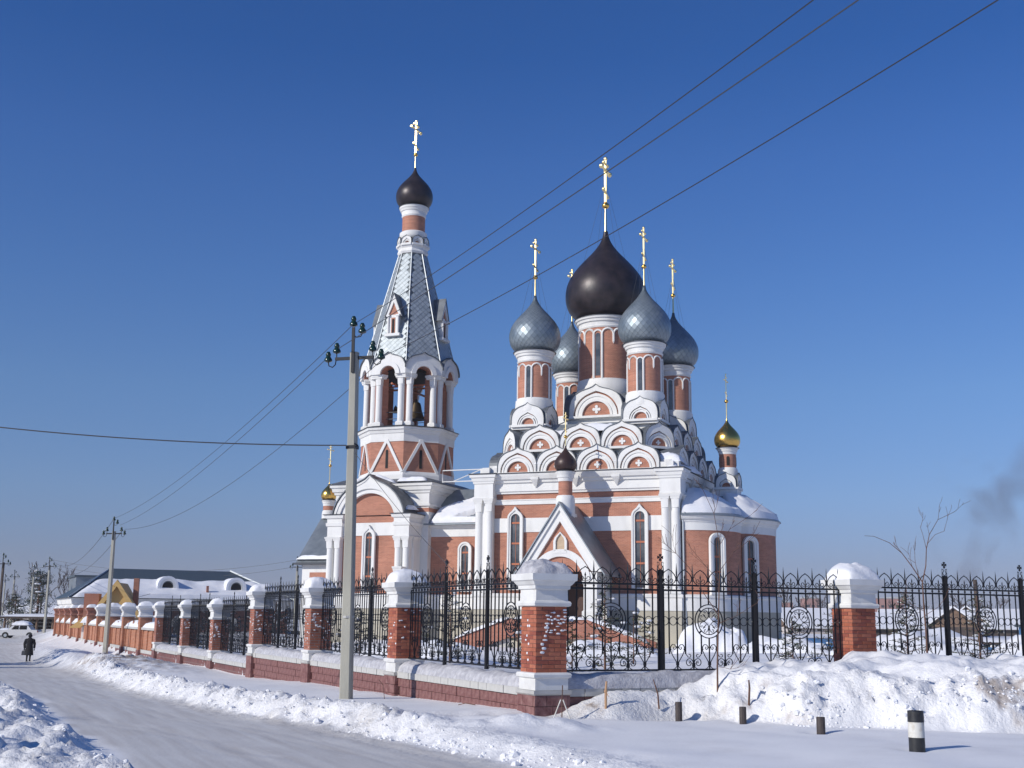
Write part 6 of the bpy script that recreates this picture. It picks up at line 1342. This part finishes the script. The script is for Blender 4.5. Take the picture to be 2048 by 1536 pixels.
q = MB(); q.box(0,0,0,30,.12,1.4); tag(obj('board_fence', q, M_timber, None, (35, 84, -.5), R_(4)), 'dark board fence at the far right behind snowy mounds', 'fence')
def block(label, x, y, L, D_, h, m_, floors, bays, rz=0.):
    t = thing('apartment_block', label, 'building', (x, y, -1), rz, 'hazy apartment blocks on the horizon'); q = MB(); q.box(0,0,0,L,D_,h); obj('wall', q, m_, t); q = MB(); q.rect(0,L,0,D_,[(h,.4),(h+.6,.4)]); obj('roof', q, M_coping, t)
    wm_ = MB(); wm_.box(-.9,-.15,0,.9,.05,1.5); wme = wm_.mesh('window'); wme.materials.append(M_dark)
    for f in range(floors):
        for b_ in range(bays): obj('window', wme, None, t, (L*(b_+.5)/bays, 0, 1.2+f*(h-1)/floors))
for i, (px, w_, h, m_, l_) in enumerate(((1560,40,14.5,M_far,'reddish block just right of the apse edge'),(1588,46,11,M_farw,'low pale block right of the apse'),(1625,30,18,M_far,'small reddish block left of the right hand pillar'),(1755,58,19,M_far,'wide reddish block right of the right hand pillar'),(1796,22,20,M_far,'tall narrow red block in the distance'),(1822,26,12,M_farw,'low block right of the tall narrow one'),(1905,30,9,M_far,'low red block beyond the middle of the right fence'),(2008,30,14,M_far,'red block near the right edge of the picture'))):
    D_ = 720+i*25; X = (px-18-1024)/2400*D_; Lh = w_/2400*D_; block(l_+' on the horizon', X, D_, Lh, 14, h, m_, 3, max(3, int(Lh/4)))
house('unseen log house added left of the road to cast a shadow', -46.8, 60.5, 8.6, 6, 3.6, 6.4, R_(2), M_timber, True, 'unseen shadow casters left of the road', 2, -.8)  # unseen solid block added so its shadow reaches the road by the person
rb = random.Random(12)
for i in range(16):
    px = 1565+i*30+rb.uniform(-8,8); D_ = rb.uniform(230,420); bare_tree('%s leafless scrub tree counted from the left on the right horizon' % ORD[i], (px-18-1024)/2400*D_, D_, rb.uniform(6.5,11), 200+i, minr=.05, depth=2, group='leafless scrub trees on the right horizon', w=.8)
for i in range(7):
    D_ = rb.uniform(180,300); px = 1600+i*62+rb.uniform(-10,10); house('%s far small snowy-roofed house counted from the left, right of the church' % ORD[i], (px-1042)/2400*D_, D_, rb.uniform(8,13), 7, 1.8, 3.7, R_(rb.uniform(-20,30)), rb.choice([M_plank, M_timber, M_farw, M_yellow]), True, 'far small houses at right', 2)
for i in range(6):
    D_ = rb.uniform(190,320); px = 20+i*70; house('%s far small snowy-roofed house counted from the left edge' % ORD[i], (px-1010)/2400*D_, D_, rb.uniform(9,14), 8, 2.2, 4.0, R_(rb.uniform(-20,20)), rb.choice([M_plank, M_timber, M_farw]), True, 'far small houses at left', 2)
# far tree line round the horizon
tl = MB(); rb = random.Random(4)
for i in range(2600):
    a = R_(rb.uniform(20, 160)); D_ = rb.uniform(900, 1500); x, y = D_*math.cos(a), D_*math.sin(a); h = rb.uniform(5, 11); w_ = rb.uniform(4, 9)
    tl.lathe([(-2,w_*.7),(h*.4,w_),(h*.8,w_*.6),(h,w_*.15)], 5, x, y, rb.random())
tag(obj('distant_woods', tl, mat('far_woods', (.10,.085,.085), .95, var=(.14,.12,.12), vscale=.02)), 'band of leafless woods along the horizon', None, None, 'stuff')
# ------------------------------------------------------------------ snow lying on the church roofs
def csnow(q, label): 
    o = obj('roof_snow', q, M_snowp, None, (6.65, 83.1, 0), -TH, True); tag(o, label, None, None, 'stuff'); return o
csnow(roof_snow((-11.7,-3.7,8.52),(-6.9,-3.7,8.52),(-6.9,-.3,11.0),(-11.7,-.3,11.0), .24, 4, 44, 30, .25, .4, .05, lambda u, v: max(min(1.2, (.27-abs(v-.10-.75*u))*9-.3*(u > .85)), 1.1 if v < .09 else -.6)), 'patch of snow on the refectory roof between tower and nave')
def apse_snow(cx, cy, r, a0, a1, seed, th, zlo=.0):
    nu, nv = 60, 18; vs = []; hs = []; pr_ = [(8.50,r+.30),(9.2,r-.75),(9.8,r-1.7),(10.2,r-2.6)]; rr_ = [p[1] for p in pr_][::-1]; zz2 = [p[0] for p in pr_][::-1]
    for j in range(nv+1):
        for i in range(nu+1):
            u, v = i/nu, j/nv; a = R_(a0+(a1-a0)*u); rad_ = r+.27-v*(2.7); z = float(np.interp(rad_, rr_, zz2)); n_ = float(fbm(u*5+seed, v*2.2, 4, seed))-.45
            e = min(1, u/.08, (1-u)/.08, v/.05, (1-v)/.2); h = th*(1+1.2*n_)*max(0, e)**.5*min(1, max(0, (n_*2+.85-.0)*3)); hs.append(h); vs.append((max(6.95, cx+rad_*math.sin(a)), cy-rad_*math.cos(a), z+(h if h > .015 else -.05)))
    fs = [(j*(nu+1)+i, j*(nu+1)+i+1, (j+1)*(nu+1)+i+1, (j+1)*(nu+1)+i) for j in range(nv) for i in range(nu) if max(hs[j*(nu+1)+i], hs[(j+1)*(nu+1)+i+1]) > .015]
    q = MB(); q.add(vs, fs); return q
csnow(apse_snow(6.5,-3.3,3.25,-38,100,3,.42), 'thick rounded snow on the left apse roof'); csnow(apse_snow(7.8,.35,3.62,22,140,8,.40), 'thick snow on the right apse roof')
def shift(mb, dx, dy, dz): mb.v = [(a+dx, b+dy, c+dz) for a, b, c in mb.v]; return mb
def ridge_snow(x0, y0, x1, y1, z0, z1, w, h, seed, label):
    a = Vector((x0,y0,z0)); b = Vector((x1,y1,z1)); n = 18; m_ = 8; sd_ = (b-a).cross(Vector((0,0,1))).normalized(); vs = []; fs = []
    for i in range(n+1):
        u = i/n; e = min(1, u/.15, (1-u)/.15)**.5
        for j in range(m_+1):
            v = -1+2*j/m_; n_ = float(fbm(u*4+seed, v*2, 3, seed))-.4; vs.append(a.lerp(b, u)+sd_*(v*w/2*(1+.3*n_))+Vector((0,0,h*e*max(0,1-v*v)**.5*(1+n_)-.02)))
    for i in range(n):
        for j in range(m_): k = i*(m_+1)+j; fs.append((k, k+m_+1, k+m_+2, k+1))
    q = MB(); q.add(vs, fs); csnow(q, label)
csnow(shift(lump(1.9,1.3,.62,51,20,.05,.45), 5.85,-5.55,11.85), 'snow bulging over the right corner beside the lowest arches'); csnow(shift(lump(1.0,2.6,.45,52,20,.05,.45), 6.0,-3.6,11.95), 'snow on the right side behind the corner')
ridge_snow(6.3,-6.9,6.9,-2,11.42,11.42,.7,.4,5,'snow along the right side cornice')
ridge_snow(-1.2,-5.0,2.4,-4.6,14.2,14.2,1.2,.5,6,'snow between the middle arches under the central drum'); ridge_snow(-3.4,-5.0,-1.0,-4.8,14.0,14.0,1.0,.4,7,'snow behind the middle arches at left')
pass
for i in range(3): ridge_snow(-3.1+2.75*i,-6.1,-2.4+2.75*i,-6.1,12.0,12.0,.8,.42,20+i,'snow wedged between the lowest arches, pocket '+['left','middle','right'][i])
ridge_snow(-18.4,-3.6,-17.2,-3.0,11.45,11.7,.8,.25,12,'snow on the tower base roof, left'); ridge_snow(-14.2,-3.85,-11.9,-3.75,11.45,11.45,.9,.3,13,'snow on the tower base roof above the arched gable')
ridge_snow(-13.0,-5.4,-12.75,-4.0,9.35,9.4,.7,.3,14,'snow caught on the right shoulder of the tower gable'); ridge_snow(-22.6,-3.3,-19.3,-3.3,6.1,6.1,.5,.25,15,'snow along the narthex eave')
ridge_snow(-15.2,-5.3,-13.7,-5.2,11.75,11.2,.5,.15,16,'thin snow on the right slope of the tower gable')
for s_, l_ in ((-1,'left'),(1,'right')): ridge_snow(s_*2.4,-11.52,s_*6.1,-11.52,2.06,.76,.5,.22,30+s_,'snow on the '+l_+' stair parapet')
ridge_snow(-2.3,-11.52,2.3,-11.52,2.02,2.02,.45,.2,34,'snow on the landing parapet')
# heaps of snow in the yard by the apse
for i, (x, y, w_, d_, h_, l_) in enumerate(((11.0,66.5,4.2,3,1.7,'big rounded snow heap in the yard before the apse'),(13.5,60,5,3,1.0,'wide snow heap in the yard right of the apse base'),(19,58,8,4,1.3,'long snow bank in the yard at right'),(26,50,12,5,1.5,'snow bank rising at the right edge of the yard'),(4.5,56,5,3,.8,'low snow heap in front of the stairs'),(-4,58,6,3,.7,'low snow heap left of the stairs'))):
    o = obj('snow_heap', lump(w_, d_, h_, 140+i, 26, .1, .6), M_snowp, None, (x, y, H(x,y)-.1), rng.uniform(-.3,.3), True); tag(o, l_, 'snow heap')
# clods of ploughed snow along the road edge and the mound foot
cm_ = MB(); rb = random.Random(9)
for i in range(2100):
    if i % 4:
        s = rb.uniform(-9, 30); y0_ = s; eR_ = np.interp(s, [-14,-10,-4,2,4.3,9,15,28], [-2.2,-2.4,-2.8,-3.5,-4.1,-4.6,-4.9,-4.7]); t_ = eR_+abs(rb.gauss(0,.6))+.1 if s > .5 else eR_+abs(rb.gauss(0,.35))+.1
        if rb.random() < .3: t_ = np.interp(s, [-12,-3,4,15,28], [-7.3,-7.45,-7.75,-7.6,-8.2])-abs(rb.gauss(0,.9))
        x, y = PT(s, float(t_)); r0 = rb.uniform(.010,.036)*(1+(rb.random() < .07)*1.4)
    else:
        x = rb.uniform(4.7, 12); y = 21.6+abs(rb.gauss(0,.5))+(.6 if x < 5 else 0); r0 = rb.uniform(.010,.035)*(1+(rb.random() < .08))
    z = H(x, y); rr3 = r0*rb.uniform(.6,1.2)
    a_ = rb.random()*6
    cm_.levels([[(x+r0*k*math.cos(a_+j*2*PI/6)*rb.uniform(.7,1.3), y+rr3*k*math.sin(a_+j*2*PI/6)*rb.uniform(.7,1.3), z+r0*zz3) for j in range(6)] for zz3, k in ((-.5,.8),(.1,1.05),(.5,.8),(.8,.3))])
tag(obj('snow_clods', cm_, M_snowp), 'crumbs of ploughed snow along the road edge and mound', None, None, 'stuff')

# ------------------------------------------------------------------ smoke drifting on the right and the thin frosty haze
def vol_mat(name, col, dens_node):
    m = bpy.data.materials.new(name); m.use_nodes = True; nt = m.node_tree; nt.nodes.clear(); out = nt.nodes.new('ShaderNodeOutputMaterial'); v = nt.nodes.new('ShaderNodeVolumePrincipled'); v.inputs['Color'].default_value = (*col, 1); v.inputs['Anisotropy'].default_value = .2
    nt.links.new(v.outputs[0], out.inputs['Volume']); dens_node(nt, v); return m
def _dn(nt, v):
    N = nt.nodes.new; L = nt.links.new
    def M_(op, a, b=None, c=None):
        n = N('ShaderNodeMath'); n.operation = op
        for i, q in enumerate((a, b, c)):
            if q is None: continue
            if isinstance(q, (int, float)): n.inputs[i].default_value = q
            else: L(q, n.inputs[i])
        return n.outputs[0]
    tc = N('ShaderNodeTexCoord'); sp = N('ShaderNodeSeparateXYZ'); L(tc.outputs['Object'], sp.inputs[0]); X, Y, Z_ = sp.outputs
    no = N('ShaderNodeTexNoise'); no.inputs['Scale'].default_value = .034; no.inputs['Detail'].default_value = 3.; no.inputs['Distortion'].default_value = .6; L(tc.outputs['Object'], no.inputs['Vector'])
    cx_ = M_('ADD', M_('MULTIPLY', Z_, .85), M_('MULTIPLY', M_('SINE', M_('MULTIPLY', Z_, .06)), 9))
    wd = M_('ADD', M_('MULTIPLY', Z_, .27), 9.); d = M_('ABSOLUTE', M_('DIVIDE', M_('SUBTRACT', X, cx_), wd)); dy = M_('ABSOLUTE', M_('DIVIDE', Y, wd))
    sh = M_('SUBTRACT', 1.0, M_('MAXIMUM', d, dy)); s2 = M_('MINIMUM', M_('MAXIMUM', sh, 0.), .6)
    dn = M_('MAXIMUM', M_('SUBTRACT', M_('ADD', no.outputs['Fac'], M_('MULTIPLY', s2, .40)), .60), 0.)
    fade = M_('MAXIMUM', M_('SUBTRACT', 1.0, M_('DIVIDE', Z_, 150.)), .12)
    L(M_('MULTIPLY', M_('MULTIPLY', dn, fade), .14), v.inputs['Density'])
q = MB(); q.levels([[(-22,-22,0),(22,-22,0),(22,22,0),(-22,22,0)],[(38,-60,140),(140,-60,140),(140,60,140),(38,60,140)]])
o = obj('smoke', q, vol_mat('smoke', (.52,.45,.46), _dn), None, (303, 880, 16)); tag(o, 'grey and pinkish chimney smoke drifting low at the far right', None, None, 'stuff')
hz = MB(); hz.box(-7000,-80,-3,7000,9500,60)
def _hd(nt, v): v.inputs['Density'].default_value = .0003; v.inputs['Anisotropy'].default_value = .0
tag(obj('haze', hz, vol_mat('haze', (.92,.95,1.), _hd)), 'thin frosty haze in the air', None, None, 'stuff')
